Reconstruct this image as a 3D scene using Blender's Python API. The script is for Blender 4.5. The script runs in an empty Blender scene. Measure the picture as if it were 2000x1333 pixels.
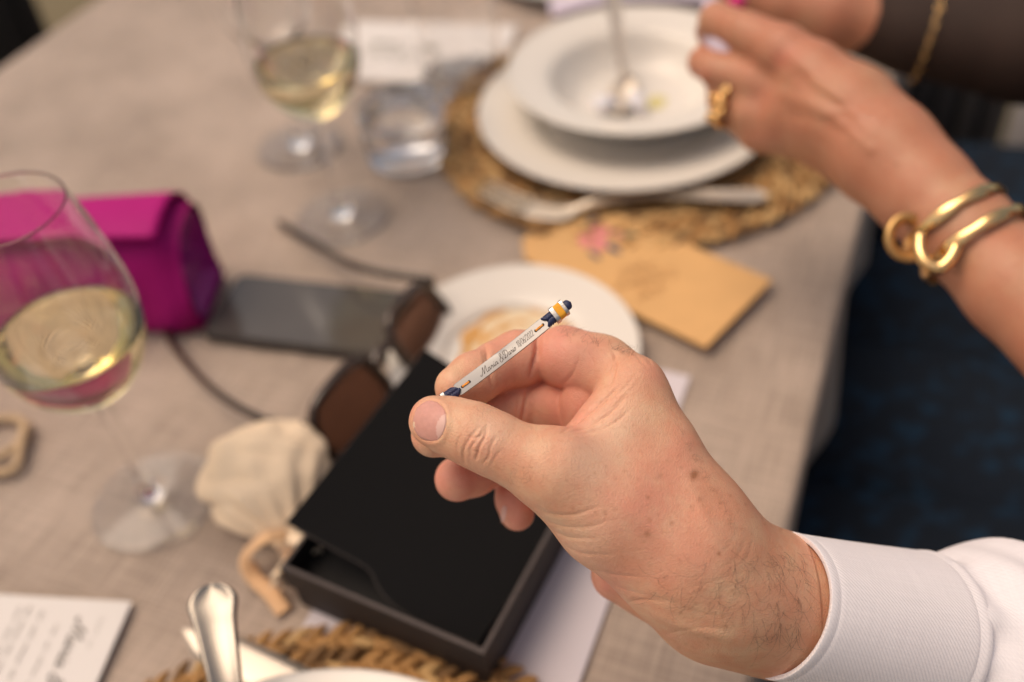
import bpy, bmesh, math, random
import numpy as np
from mathutils import Vector, Matrix

random.seed(7); np.random.seed(7)
rad = math.radians
# ------------------------------------------------------------------ camera
FPX = 1944.4; TH = rad(44); RO = rad(6); CH = 0.52
F_ = np.array([0, math.cos(TH), -math.sin(TH)])
U0 = np.array([0, math.sin(TH), math.cos(TH)]); R0 = np.array([1., 0, 0])
R_ = R0*math.cos(RO) - U0*math.sin(RO)
U_ = U0*math.cos(RO) + R0*math.sin(RO)
C_ = np.array([0, 0, CH])
scene = bpy.context.scene
col = scene.collection
cam_d = bpy.data.cameras.new('camera')
cam = bpy.data.objects.new('camera', cam_d); col.objects.link(cam)
cam.matrix_world = Matrix(((R_[0], U_[0], -F_[0], C_[0]), (R_[1], U_[1], -F_[1], C_[1]), (R_[2], U_[2], -F_[2], C_[2]), (0, 0, 0, 1)))
cam_d.sensor_width = 36; cam_d.lens = 35; cam_d.clip_start = 0.02; cam_d.clip_end = 200
cam_d.dof.use_dof = True; cam_d.dof.focus_distance = 0.385; cam_d.dof.aperture_fstop = 3.3
scene.camera = cam
# ------------------------------------------------------------------ sky, sun, exposure
SUN_EL = 66; SUN_AZ = -72      # azimuth measured from +Y towards +X
world = bpy.data.worlds.new('World'); scene.world = world; world.use_nodes = True
wn = world.node_tree.nodes; wl = world.node_tree.links
bg = wn['Background']; sky = wn.new('ShaderNodeTexSky'); sky.sky_type = 'NISHITA'; sky.sun_disc = False
sky.sun_elevation = rad(SUN_EL); sky.sun_rotation = rad(SUN_AZ); sky.dust_density = 4.0; sky.air_density = 1.0
wb = wn.new('ShaderNodeMix'); wb.data_type = 'RGBA'; wb.blend_type = 'MULTIPLY'; wb.inputs[0].default_value = 1
wb.inputs[7].default_value = (1.0, 0.825, 0.645, 1)          # warm white balance of the picture
wl.new(sky.outputs[0], wb.inputs[6]); wl.new(wb.outputs[2], bg.inputs[0])
bg.inputs[1].default_value = 0.135
sd = bpy.data.lights.new('sun', 'SUN'); sun = bpy.data.objects.new('sun', sd); col.objects.link(sun)
sd.energy = 1.1; sd.angle = rad(45); sd.color = (1.0, 0.90, 0.78)
sdir = Vector((math.sin(rad(SUN_AZ))*math.cos(rad(SUN_EL)), math.cos(rad(SUN_AZ))*math.cos(rad(SUN_EL)), math.sin(rad(SUN_EL))))
sun.rotation_euler = sdir.to_track_quat('Z', 'Y').to_euler(); sun.location = (-1, 2, 3)
vs = scene.view_settings
vs.view_transform = 'Standard'; vs.look = 'None'; vs.gamma = 1; vs.use_curve_mapping = False; vs.exposure = 0.36
scene.render.engine = 'CYCLES'
cy = scene.cycles; cy.use_denoising = True; cy.max_bounces = 24; cy.transmission_bounces = 22; cy.transparent_max_bounces = 16
cy.glossy_bounces = 6; cy.diffuse_bounces = 4; cy.sample_clamp_indirect = 4.0; cy.caustics_refractive = True; cy.caustics_reflective = False
cy.blur_glossy = 0.5

# ------------------------------------------------------------------ geometry helpers
def ray(x, y): return F_ + R_*((x-1000)/FPX) - U_*((y-666.5)/FPX)
def T(x, y, z=0.0):
    d = ray(x, y); return C_ + d*((z-CH)/d[2])
def W(x, y, d): return C_ + ray(x, y)*d
def cs(x, y, d): return np.array([(x-1000)/FPX*d, -(y-666.5)/FPX*d, d])*1000.0
def cs2w(p):
    p = np.asarray(p)/1000.0
    return C_ + p[..., 0:1]*R_ + p[..., 1:2]*U_ + p[..., 2:3]*F_
def proj(p):
    v = np.asarray(p)-C_; w = v@F_
    return 1000+FPX*(v@R_)/w, 666.5-FPX*(v@U_)/w, w

def link(name, verts, faces, mat=None, parent=None, smooth=True, kind=None, mats=None, midx=None):
    me = bpy.data.meshes.new(name)
    me.from_pydata([tuple(map(float, v)) for v in verts], [], faces)
    me.update()
    if smooth: me.polygons.foreach_set('use_smooth', [True]*len(me.polygons))
    o = bpy.data.objects.new(name, me); col.objects.link(o)
    if mats:
        for m in mats: me.materials.append(m)
        me.polygons.foreach_set('material_index', midx)
    elif mat: me.materials.append(mat)
    if parent: o.parent = parent
    if kind: o['kind'] = kind
    return o
def big_link(name, verts, quads, mat, parent=None):
    me = bpy.data.meshes.new(name); n = len(quads)
    me.vertices.add(len(verts)); me.vertices.foreach_set('co', np.asarray(verts, np.float32).ravel())
    me.loops.add(n*4); me.loops.foreach_set('vertex_index', np.asarray(quads, np.int32).ravel())
    me.polygons.add(n); me.polygons.foreach_set('loop_start', np.arange(0, n*4, 4, dtype=np.int32))
    me.polygons.foreach_set('use_smooth', np.ones(n, bool))
    me.update(calc_edges=True); me.validate()
    me.materials.append(mat)
    o = bpy.data.objects.new(name, me); col.objects.link(o)
    if parent: o.parent = parent
    return o
def tag(o, label, cat, group=None, kind=None):
    o['label'] = label
    if cat: o['category'] = cat
    if group: o['group'] = group
    if kind: o['kind'] = kind
    return o
def empty(name, loc=(0, 0, 0)):
    o = bpy.data.objects.new(name, None); col.objects.link(o); o.empty_display_size = 0.02
    o.location = tuple(map(float, loc)); o['_'] = 0; del o['_']
    return o
def under(o, parent):
    o.parent = parent; o.matrix_parent_inverse = Matrix.Translation(parent.location).inverted(); return o
def lathe(prof, n=64, c=(0, 0, 0), closed=False):
    vs_, fs = [], []
    m = len(prof)
    for i in range(n):
        a = 2*math.pi*i/n
        for r, z in prof: vs_.append((c[0]+r*math.cos(a), c[1]+r*math.sin(a), c[2]+z))
    for i in range(n):
        j = (i+1) % n
        for k in range(m if closed else m-1):
            l = (k+1) % m
            fs.append((i*m+k, j*m+k, j*m+l, i*m+l))
    return vs_, fs
def smooth_path(pts, n):
    """Catmull-Rom through pts, n samples"""
    P = np.array(pts, float); m = len(P)
    if m == 2: return np.array([P[0]+(P[1]-P[0])*t for t in np.linspace(0, 1, n)])
    E_ = np.vstack([2*P[0]-P[1], P, 2*P[-1]-P[-2]])
    out = []
    for t in np.linspace(0, m-1-1e-9, n):
        i = int(t); s = t-i; a, b, c, d = E_[i], E_[i+1], E_[i+2], E_[i+3]
        out.append(0.5*((2*b)+(c-a)*s+(2*a-5*b+4*c-d)*s*s+(3*b-a-3*c+d)*s**3))
    return np.array(out)
def tube(path, rads, n=12, cap=True, flat=1.0, up=None, base=0):
    path = np.asarray(path, float); m = len(path)
    if np.isscalar(rads): rads = [rads]*m
    vs_, fs = [], []
    tprev = None; a = None
    for i in range(m):
        t = path[min(i+1, m-1)]-path[max(i-1, 0)]; t = t/(np.linalg.norm(t)+1e-12)
        if a is None:
            a = np.array(up, float) if up is not None else (np.array([0, 0, 1.]) if abs(t[2]) < 0.9 else np.array([1., 0, 0]))
        elif up is not None: a = np.array(up, float)
        a = a-t*(a@t); a /= np.linalg.norm(a)+1e-12
        b = np.cross(t, a)
        for k in range(n):
            w = 2*math.pi*k/n
            vs_.append(path[i]+rads[i]*(b*math.cos(w)+a*math.sin(w)*flat))
    for i in range(m-1):
        for k in range(n):
            l = (k+1) % n
            fs.append((base+i*n+k, base+i*n+l, base+(i+1)*n+l, base+(i+1)*n+k))
    if cap:
        fs.append(tuple(base+k for k in reversed(range(n)))); fs.append(tuple(base+(m-1)*n+k for k in range(n)))
    return vs_, fs
def join(parts):
    V, Fc = [], []
    for v, f in parts:
        b = len(V); V += list(v); Fc += [tuple(b+i for i in q) for q in f]
    return V, Fc
def prism(poly, z0, z1, bev=0.0):
    """closed polygon (xy list, ccw) extruded with small chamfers"""
    n = len(poly); P = np.array(poly, float); c = P.mean(0)
    def off(d):
        out = []
        for i in range(n):
            e1 = P[i]-P[i-1]; e2 = P[(i+1) % n]-P[i]
            n1 = np.array([e1[1], -e1[0]])/np.linalg.norm(e1); n2 = np.array([e2[1], -e2[0]])/np.linalg.norm(e2)
            b = (n1+n2); b /= max(1e-9, np.linalg.norm(b)); k = 1/max(0.4, b@n1)
            out.append(P[i]-b*d*k)
        return out
    rings = [(off(bev), z0), (off(0), z0+bev), (off(0), z1-bev), (off(bev), z1)] if bev else [(off(0), z0), (off(0), z1)]
    V = [(p[0], p[1], z) for ring, z in rings for p in ring]; m = len(rings); Fc = []
    for k in range(m-1):
        for i in range(n):
            j = (i+1) % n
            Fc.append((k*n+i, k*n+j, (k+1)*n+j, (k+1)*n+i))
    Fc.append(tuple(reversed(range(n)))); Fc.append(tuple((m-1)*n+i for i in range(n)))
    return V, Fc
def xform(vf, M):
    v, f = vf; return [tuple(M @ Vector(p)) for p in v], f
def frame(o, ex, ey, ez):
    return Matrix(((ex[0], ey[0], ez[0], o[0]), (ex[1], ey[1], ez[1], o[1]), (ex[2], ey[2], ez[2], o[2]), (0, 0, 0, 1)))

# ------------------------------------------------------------------ materials
def srgb(r, g, b):
    f = lambda c: c/12.92 if c <= 0.04045 else ((c+0.055)/1.055)**2.4
    return (f(r/255), f(g/255), f(b/255), 1)
def mat(name, base, rough=0.5, metal=0.0, var=0.0, vscale=40, bump=0.0, bscale=300, spec=0.5, coat=0.0, sheen=0.0, trans=0.0, ior=1.45, sss=0.0, aniso=0.0):
    m = bpy.data.materials.new(name); m.use_nodes = True
    nt = m.node_tree; b = nt.nodes['Principled BSDF']; L = nt.links
    if len(base) == 3: base = (*base, 1)
    b.inputs['Base Color'].default_value = base
    b.inputs['Roughness'].default_value = rough; b.inputs['Metallic'].default_value = metal
    b.inputs['Specular IOR Level'].default_value = spec; b.inputs['Coat Weight'].default_value = coat
    b.inputs['Sheen Weight'].default_value = sheen; b.inputs['Transmission Weight'].default_value = trans
    b.inputs['IOR'].default_value = ior; b.inputs['Anisotropic'].default_value = aniso
    if sss: b.inputs['Subsurface Weight'].default_value = sss; b.inputs['Subsurface Radius'].default_value = (1, .4, .2); b.inputs['Subsurface Scale'].default_value = 0.002
    tc = nt.nodes.new('ShaderNodeTexCoord')
    if var:
        nz = nt.nodes.new('ShaderNodeTexNoise'); nz.inputs['Scale'].default_value = vscale; nz.inputs['Detail'].default_value = 5
        L.new(tc.outputs['Object'], nz.inputs['Vector'])
        mx = nt.nodes.new('ShaderNodeMix'); mx.data_type = 'RGBA'
        mx.inputs[6].default_value = tuple(c*(1-var) for c in base[:3])+(1,)
        mx.inputs[7].default_value = tuple(min(1, c*(1+var)) for c in base[:3])+(1,)
        L.new(nz.outputs['Fac'], mx.inputs[0]); L.new(mx.outputs[2], b.inputs['Base Color'])
    if bump:
        n2 = nt.nodes.new('ShaderNodeTexNoise'); n2.inputs['Scale'].default_value = bscale; n2.inputs['Detail'].default_value = 4
        L.new(tc.outputs['Object'], n2.inputs['Vector'])
        bp = nt.nodes.new('ShaderNodeBump'); bp.inputs['Strength'].default_value = bump; bp.inputs['Distance'].default_value = 0.0006
        L.new(n2.outputs['Fac'], bp.inputs['Height']); L.new(bp.outputs['Normal'], b.inputs['Normal'])
    return m
def weave_mat(name, c1, c2, pitch=0.0011, strength=0.6, ang=0.0, vscale=9, sheen=0.3, twill=False):
    """woven cloth: warp and weft threads as relief, colour slubs along both directions"""
    m = bpy.data.materials.new(name); m.use_nodes = True; nt = m.node_tree; L = nt.links
    b = nt.nodes['Principled BSDF']; b.inputs['Roughness'].default_value = 0.9; b.inputs['Sheen Weight'].default_value = sheen
    b.inputs['Specular IOR Level'].default_value = 0.15
    tc = nt.nodes.new('ShaderNodeTexCoord'); mp = nt.nodes.new('ShaderNodeMapping'); mp.inputs['Rotation'].default_value = (0, 0, ang)
    L.new(tc.outputs['UV' if twill else 'Object'], mp.inputs['Vector'])
    hs = []
    for ax in ('X', 'Y'):
        w = nt.nodes.new('ShaderNodeTexWave'); w.wave_type = 'BANDS'; w.bands_direction = 'DIAGONAL' if twill else ax
        w.inputs['Scale'].default_value = 0.314/pitch; w.inputs['Distortion'].default_value = 0.3 if twill else 1.1
        w.inputs['Detail'].default_value = 2; w.inputs['Detail Scale'].default_value = 0.6
        L.new(mp.outputs[0], w.inputs['Vector']); hs.append(w)
    mul = nt.nodes.new('ShaderNodeMath'); mul.operation = 'ADD'
    L.new(hs[0].outputs['Fac'], mul.inputs[0]); L.new(hs[1].outputs['Fac'], mul.inputs[1])
    cols = []
    for sc in ((vscale*60, vscale*2.2, 1), (vscale*2.2, vscale*60, 1), (vscale, vscale, vscale)):
        mp2 = nt.nodes.new('ShaderNodeMapping'); mp2.inputs['Scale'].default_value = sc
        L.new(mp.outputs[0], mp2.inputs['Vector'])
        nz = nt.nodes.new('ShaderNodeTexNoise'); nz.inputs['Scale'].default_value = 1; nz.inputs['Detail'].default_value = 3
        L.new(mp2.outputs[0], nz.inputs['Vector']); cols.append(nz)
    a1 = nt.nodes.new('ShaderNodeMath'); a1.operation = 'ADD'; a2 = nt.nodes.new('ShaderNodeMath'); a2.operation = 'ADD'
    L.new(cols[0].outputs['Fac'], a1.inputs[0]); L.new(cols[1].outputs['Fac'], a1.inputs[1])
    L.new(a1.outputs[0], a2.inputs[0]); L.new(cols[2].outputs['Fac'], a2.inputs[1])
    mr = nt.nodes.new('ShaderNodeMapRange'); mr.inputs['From Min'].default_value = 1.2; mr.inputs['From Max'].default_value = 1.8
    L.new(a2.outputs[0], mr.inputs['Value'])
    mx = nt.nodes.new('ShaderNodeMix'); mx.data_type = 'RGBA'; mx.inputs[6].default_value = (*c1, 1); mx.inputs[7].default_value = (*c2, 1)
    L.new(mr.outputs[0], mx.inputs[0]); L.new(mx.outputs[2], b.inputs['Base Color'])
    bp = nt.nodes.new('ShaderNodeBump'); bp.inputs['Strength'].default_value = strength; bp.inputs['Distance'].default_value = 0.0004
    L.new(mul.outputs[0], bp.inputs['Height']); L.new(bp.outputs['Normal'], b.inputs['Normal'])
    return m
def skin_mat(name, base, red, pale, spots=True, bscale=1.0):
    """skin: vertex attribute 'tone' (x blush, y tan, z pallor) over fine mottling, lines and pores"""
    m = bpy.data.materials.new(name); m.use_nodes = True; nt = m.node_tree; L = nt.links; N = nt.nodes
    b = N['Principled BSDF']; b.inputs['Roughness'].default_value = 0.46; b.inputs['Specular IOR Level'].default_value = 0.42
    b.inputs['Subsurface Weight'].default_value = 0.18; b.inputs['Subsurface Radius'].default_value = (1.0, 0.36, 0.18); b.inputs['Subsurface Scale'].default_value = 0.0022
    tc = N.new('ShaderNodeTexCoord'); at = N.new('ShaderNodeAttribute'); at.attribute_name = 'tone'
    sp = N.new('ShaderNodeSeparateColor'); L.new(at.outputs['Color'], sp.inputs[0])
    def noise(scale, det=4, rough=0.55):
        n = N.new('ShaderNodeTexNoise'); n.inputs['Scale'].default_value = scale; n.inputs['Detail'].default_value = det; n.inputs['Roughness'].default_value = rough
        L.new(tc.outputs['Object'], n.inputs['Vector']); return n
    def mixc(f, a, bb):
        x = N.new('ShaderNodeMix'); x.data_type = 'RGBA'
        if isinstance(f, float): x.inputs[0].default_value = f
        else: L.new(f, x.inputs[0])
        for s, k in ((a, 6), (bb, 7)):
            if isinstance(s, tuple): x.inputs[k].default_value = (*s[:3], 1)
            else: L.new(s, x.inputs[k])
        return x.outputs[2]
    def rng(src, a, bb, c=0.0, d=1.0):
        r = N.new('ShaderNodeMapRange'); r.inputs['From Min'].default_value = a; r.inputs['From Max'].default_value = bb
        r.inputs['To Min'].default_value = c; r.inputs['To Max'].default_value = d; L.new(src, r.inputs['Value']); return r.outputs[0]
    def math_(op, a, bb):
        x = N.new('ShaderNodeMath'); x.operation = op
        for s, k in ((a, 0), (bb, 1)):
            if isinstance(s, (int, float)): x.inputs[k].default_value = s
            else: L.new(s, x.inputs[k])
        return x.outputs[0]
    mot = noise(110*bscale, 5); mot2 = noise(420*bscale, 4)
    big = noise(38*bscale, 4)
    c = mixc(rng(big.outputs['Fac'], .38, .64), tuple(x*y for x, y in zip(base, (1.04, 1.05, 1.0))), tuple(x*y for x, y in zip(base, (1.0, .82, .80))))
    c = mixc(rng(mot.outputs['Fac'], .38, .66, 0, .8), c, tuple(x*y for x, y in zip(base, (1.0, .76, .70))))
    c = mixc(math_('MULTIPLY', sp.outputs[0], rng(mot.outputs['Fac'], .25, .6, .6, 1.0)), c, red)
    c = mixc(math_('MULTIPLY', sp.outputs[2], 0.75), c, pale)
    c = mixc(rng(mot2.outputs['Fac'], .54, .72, 0, .3), c, tuple(x*y for x, y in zip(base, (.80, .58, .50))))
    c = mixc(sp.outputs[1], c, tuple(x*y for x, y in zip(base, (.52, .36, .27))))
    L.new(c, b.inputs['Base Color'])
    v1 = N.new('ShaderNodeTexVoronoi'); v1.feature = 'DISTANCE_TO_EDGE'; v1.inputs['Scale'].default_value = 880*bscale
    dn = noise(300*bscale, 2); dv = N.new('ShaderNodeMix'); dv.data_type = 'VECTOR'; dv.inputs[0].default_value = 0.0025
    L.new(tc.outputs['Object'], dv.inputs[4]); L.new(dn.outputs['Color'], dv.inputs[5]); L.new(dv.outputs[1], v1.inputs['Vector'])
    n3 = noise(900*bscale, 3); n4 = noise(180*bscale, 3)
    h = math_('ADD', math_('MULTIPLY', rng(v1.outputs['Distance'], 0, .25), 0.7), math_('MULTIPLY', n3.outputs['Fac'], 0.5))
    h = math_('ADD', h, math_('MULTIPLY', n4.outputs['Fac'], .8))
    bp = N.new('ShaderNodeBump'); bp.inputs['Strength'].default_value = 0.5; bp.inputs['Distance'].default_value = 0.00024
    L.new(h, bp.inputs['Height']); L.new(bp.outputs['Normal'], b.inputs['Normal'])
    return m

M = {}
M['linen'] = weave_mat('linen', (.335, .262, .208), (.55, .44, .362), 0.0011, 0.65, 0.45)
M['wood'] = mat('wood', (.16, .09, .05), 0.5, var=.3, vscale=12, bump=.2)
M['porcelain'] = mat('porcelain', (.72, .68, .62), 0.16, var=.02, vscale=8, spec=.5)
M['sauce'] = mat('sauce', (.62, .33, .10), 0.45, var=.35, vscale=90, bump=.3)
M['glass'] = mat('glass', (1, 1, 1), 0.0, trans=1.0, ior=1.46)
M['wine'] = mat('wine', (.99, .90, .61), 0.0, trans=1.0, ior=1.34)
M['water'] = mat('water', (1, 1, 1), 0.0, trans=1.0, ior=1.33)
M['steel'] = mat('steel', (.35, .315, .27), 0.27, 1.0, bump=.05, bscale=200)
M['black_card'] = mat('black_card', (.014, .0135, .014), 0.75, bump=.25, bscale=900, spec=.25, var=.15)
M['brown_card'] = mat('brown_card', (.036, .029, .028), 0.6, bump=.3, bscale=1200, spec=.3, var=.12)
M['foam'] = mat('foam', (.009, .009, .0095), 0.95, bump=.3, bscale=1500, spec=.1)
M['fibre_edge'] = mat('fibre_edge', (.085, .070, .066), 0.9, bump=.6, bscale=900, var=.4, vscale=500)
M['paper'] = mat('paper', (.63, .58, .62), 0.75, var=.03, bump=.08)
M['menu_paper'] = mat('menu_paper', (.68, .645, .62), 0.7, var=.02, bump=.06)
M['ink'] = mat('ink', (.16, .15, .145), 0.6, var=.1)
M['pale_ink'] = mat('pale_ink', (.43, .415, .40), 0.6, var=.1)
M['kraft'] = mat('kraft', (.66, .39, .16), 0.7, var=.10, vscale=55, bump=.15, bscale=700)
M['magenta'] = mat('magenta', (.39, .005, .165), 0.6, var=.12, vscale=60, bump=.15, bscale=1500, spec=.2)
M['thin_glass'] = mat('thin_glass', (1, 1, 1), 0.0, trans=1.0, ior=1.28)
M['magenta_dark'] = mat('magenta_lining', (.33, .006, .21), 0.45, var=.15, vscale=60, bump=.15, bscale=1500)
M['phone_glass'] = mat('phone_glass', (.075, .068, .062), 0.10, spec=.9, var=.2, vscale=30)
M['phone_case'] = mat('phone_case', (.035, .026, .02), 0.45, var=.1)
M['tortoise'] = mat('tortoise', (.035, .018, .010), 0.18, var=.7, vscale=70, coat=.5)
M['lens'] = mat('lens', (.20, .11, .08), 0.03, trans=0.85, ior=1.1, spec=.5)
M['cotton'] = mat('cotton', (.93, .74, .53), .9, var=.07, vscale=60, bump=.12, bscale=1500, spec=.15)
M['ribbon'] = mat('ribbon', (.76, .47, .25), 0.6, var=.15, bump=.3, bscale=800, sheen=.3)
M['twine'] = mat('twine', (.50, .36, .22), 0.85, var=.25, vscale=300, bump=.5, bscale=900)
M['pale_steel'] = mat('pale_steel', (.76, .68, .58), 0.55, 1.0, bump=.05, bscale=200)
M['gold'] = mat('gold', (.85, .56, .25), 0.16, 1.0, bump=.1, bscale=160)
M['silver'] = mat('silver', (.44, .43, .42), 0.3, 1.0, bump=.12, bscale=1500)
M['plate_metal'] = mat('plate_metal', (.45, .43, .405), 0.33, 1.0, aniso=.5)
M['navy_leather'] = mat('navy_leather', (.020, .028, .085), 0.42, var=.3, vscale=600, bump=.4, bscale=1800)
M['orange_thread'] = mat('orange_thread', (.88, .33, .045), 0.6, var=.2, vscale=900, bump=.4, bscale=2500)
M['amber_thread'] = mat('amber_thread', (.90, .42, .03), 0.6, var=.2, vscale=900, bump=.4, bscale=2500)
M['engraving'] = mat('engraving', (.10, .075, .06), 0.6)
M['dark_hole'] = mat('dark_hole', (.01, .01, .012), 0.8)
M['nail'] = mat('nail', (.60, .31, .26), 0.42, var=.14, vscale=500, spec=.35, sss=.2, bump=.2, bscale=500)
M['nail_moon'] = mat('nail_moon', (.68, .43, .37), 0.42, spec=.35)
M['nail_edge'] = mat('nail_edge', (.72, .52, .38), 0.4)
M['pink_polish'] = mat('pink_polish', (.75, .01, .20), 0.15, coat=.6)
M['hair'] = mat('hair', (.11, .065, .04), 0.35)
M['lilac'] = mat('lilac_cloth', (.62, .55, .66), 0.8, var=.06, bump=.2)
M['white_food'] = mat('white_food', (.75, .74, .78), 0.3, var=.05, sss=.2)
M['oil'] = mat('oil', (.62, .55, .22), 0.2)
M['navy_cloth'] = mat('navy_cloth', (.010, .017, .030), 0.9, bump=.4, bscale=600, sheen=.1)
M['grey_cloth'] = mat('grey_cloth', (.085, .080, .082), 0.9, var=.15, bump=.3, bscale=500)
M['white_cloth'] = mat('white_cloth', (.60, .57, .57), 0.9, var=.05, bump=.2)
M['dark_cloth'] = mat('dark_cloth', (.012, .012, .012), 0.8, bump=.3)
M['ground'] = mat('ground', (.16, .13, .075), 0.95, var=.35, vscale=3, bump=.5, bscale=60)
M['pink_flower'] = mat('pink_flower', (.70, .24, .24), 0.7, var=.2, vscale=200)
M['grey_leaf'] = mat('grey_leaf', (.07, .09, .15), 0.7, var=.2, vscale=200)
M['green_leaf'] = mat('green_leaf', (.14, .16, .10), 0.7, var=.3, vscale=200)
M['shirt'] = weave_mat('shirt', (.74, .71, .74), (.80, .77, .80), 0.00085, 0.22, 0.0, vscale=20, sheen=.2, twill=True)
M['skin'] = skin_mat('skin', (.67, .415, .275), (.68, .285, .205), (.73, .51, .37))
M['skin_w'] = skin_mat('skin_tanned', (.47, .245, .15), (.50, .17, .115), (.56, .34, .23), bscale=.5)
def seagrass():
    m = mat('seagrass', (.40, .215, .075), 0.75, var=.55, vscale=120, bump=.7, bscale=420)
    return m
M['seagrass'] = seagrass()
M['seagrass_pale'] = mat('seagrass_pale', (.52, .33, .14), 0.75, var=.4, vscale=150, bump=.7, bscale=420)
M['seagrass_dark'] = mat('seagrass_dark', (.20, .11, .045), 0.85, var=.5, vscale=120, bump=.7, bscale=420)
def navy_pattern():
    m = bpy.data.materials.new('navy_patterned_cloth'); m.use_nodes = True; nt = m.node_tree; L = nt.links; N = nt.nodes
    b = N['Principled BSDF']; b.inputs['Roughness'].default_value = .9; b.inputs['Specular IOR Level'].default_value = .15
    tc = N.new('ShaderNodeTexCoord'); v = N.new('ShaderNodeTexNoise'); v.inputs['Scale'].default_value = 48; v.inputs['Detail'].default_value = 2
    L.new(tc.outputs['Object'], v.inputs['Vector'])
    r = N.new('ShaderNodeMapRange'); r.inputs['From Min'].default_value = .52; r.inputs['From Max'].default_value = .66; L.new(v.outputs['Fac'], r.inputs['Value'])
    x = N.new('ShaderNodeMix'); x.data_type = 'RGBA'; x.inputs[6].default_value = (.010, .015, .024, 1); x.inputs[7].default_value = (.011, .030, .058, 1)
    L.new(r.outputs[0], x.inputs[0]); L.new(x.outputs[2], b.inputs['Base Color']); return m
M['navy_pattern'] = navy_pattern()

# ------------------------------------------------------------------ implicit surfaces for bodies
def rcone(P, a, b, ra, rb):
    """signed distance to a round cone"""
    ba = b-a; l2 = ba@ba; rr = ra-rb; a2 = l2-rr*rr; il2 = 1/l2
    pa = P-a; y = pa@ba; z = y-l2
    q = pa*l2-ba*y[..., None]; x2 = (q*q).sum(-1); y2 = y*y*l2; z2 = z*z*l2
    k = np.sign(rr)*rr*rr*x2
    out = (np.sqrt(np.maximum(x2*a2*il2, 0))+y*rr)*il2-ra
    m1 = np.sign(z)*a2*z2 > k; m2 = np.sign(y)*a2*y2 < k
    out = np.where(m2, np.sqrt(x2+y2)*il2-ra, out)
    out = np.where(m1, np.sqrt(x2+z2)*il2-rb, out)
    return out
def smin(a, b, k):
    h = np.maximum(k-np.abs(a-b), 0)/k
    return np.minimum(a, b)-h*h*k*0.25
class Body:
    def __init__(s): s.g = []
    def chain(s, pts, k_in=3.0, k_out=3.0):
        """pts: (px, py, depth m, radius px)"""
        seg = []
        for p, q in zip(pts[:-1], pts[1:]):
            a, b = cs(*p[:3]), cs(*q[:3]); seg.append((a, b, p[3]*p[2]/FPX*1000, q[3]*q[2]/FPX*1000))
        s.g.append((seg, k_in, k_out))
    def gval(s, g, P):
        v = None
        for a, b, ra, rb in g[0]:
            if np.linalg.norm(b-a) <= abs(ra-rb)+1e-6: d = np.linalg.norm(P-(a if ra > rb else b), axis=-1)-max(ra, rb)
            else: d = rcone(P, a, b, ra, rb)
            v = d if v is None else smin(v, d, g[1])
        return v
    def val(s, P):
        v = None
        for g in s.g:
            d = s.gval(g, P); v = d if v is None else smin(v, d, g[2])
        return v
    def mesh(s, vox, clip=None):
        lo = np.min([np.minimum(a-ra, b-rb) for g in s.g for a, b, ra, rb in g[0]], 0)-4
        hi = np.max([np.maximum(a+ra, b+rb) for g in s.g for a, b, ra, rb in g[0]], 0)+4
        n = np.ceil((hi-lo)/vox).astype(int)+1
        vol = np.full(n, 30.0, np.float32)
        for g in s.g:
            l = np.min([np.minimum(a-ra, b-rb) for a, b, ra, rb in g[0]], 0)-g[2]-3*vox
            h = np.max([np.maximum(a+ra, b+rb) for a, b, ra, rb in g[0]], 0)+g[2]+3*vox
            i0 = np.maximum(np.floor((l-lo)/vox).astype(int), 0); i1 = np.minimum(np.ceil((h-lo)/vox).astype(int)+1, n)
            # slabs keep memory low
            for xs in range(i0[0], i1[0], 24):
                xe = min(xs+24, i1[0])
                G = np.stack(np.meshgrid(lo[0]+vox*np.arange(xs, xe), lo[1]+vox*np.arange(i0[1], i1[1]), lo[2]+vox*np.arange(i0[2], i1[2]), indexing='ij'), -1)
                d = s.gval(g, G).astype(np.float32)
                sl = (slice(xs, xe), slice(i0[1], i1[1]), slice(i0[2], i1[2]))
                vol[sl] = smin(vol[sl], d, g[2])
        return nets(vol, lo, vox)
    def depth(s, px, py, d0=.33, d1=.5):
        """first hit along pixel rays (metres); nan if none"""
        px = np.atleast_1d(np.asarray(px, float)); py = np.atleast_1d(np.asarray(py, float))
        dv = np.stack([(px-1000)/FPX, -(py-666.5)/FPX, np.ones_like(px)], -1)*1000; L_ = np.linalg.norm(dv, axis=-1)
        t = np.full(px.shape, d0)
        for _ in range(70):
            t = t+0.9*s.val(dv*t[:, None])/L_
        ok = np.abs(s.val(dv*t[:, None])) < 0.3
        return np.where(ok & (t < d1), t, np.nan)
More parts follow.
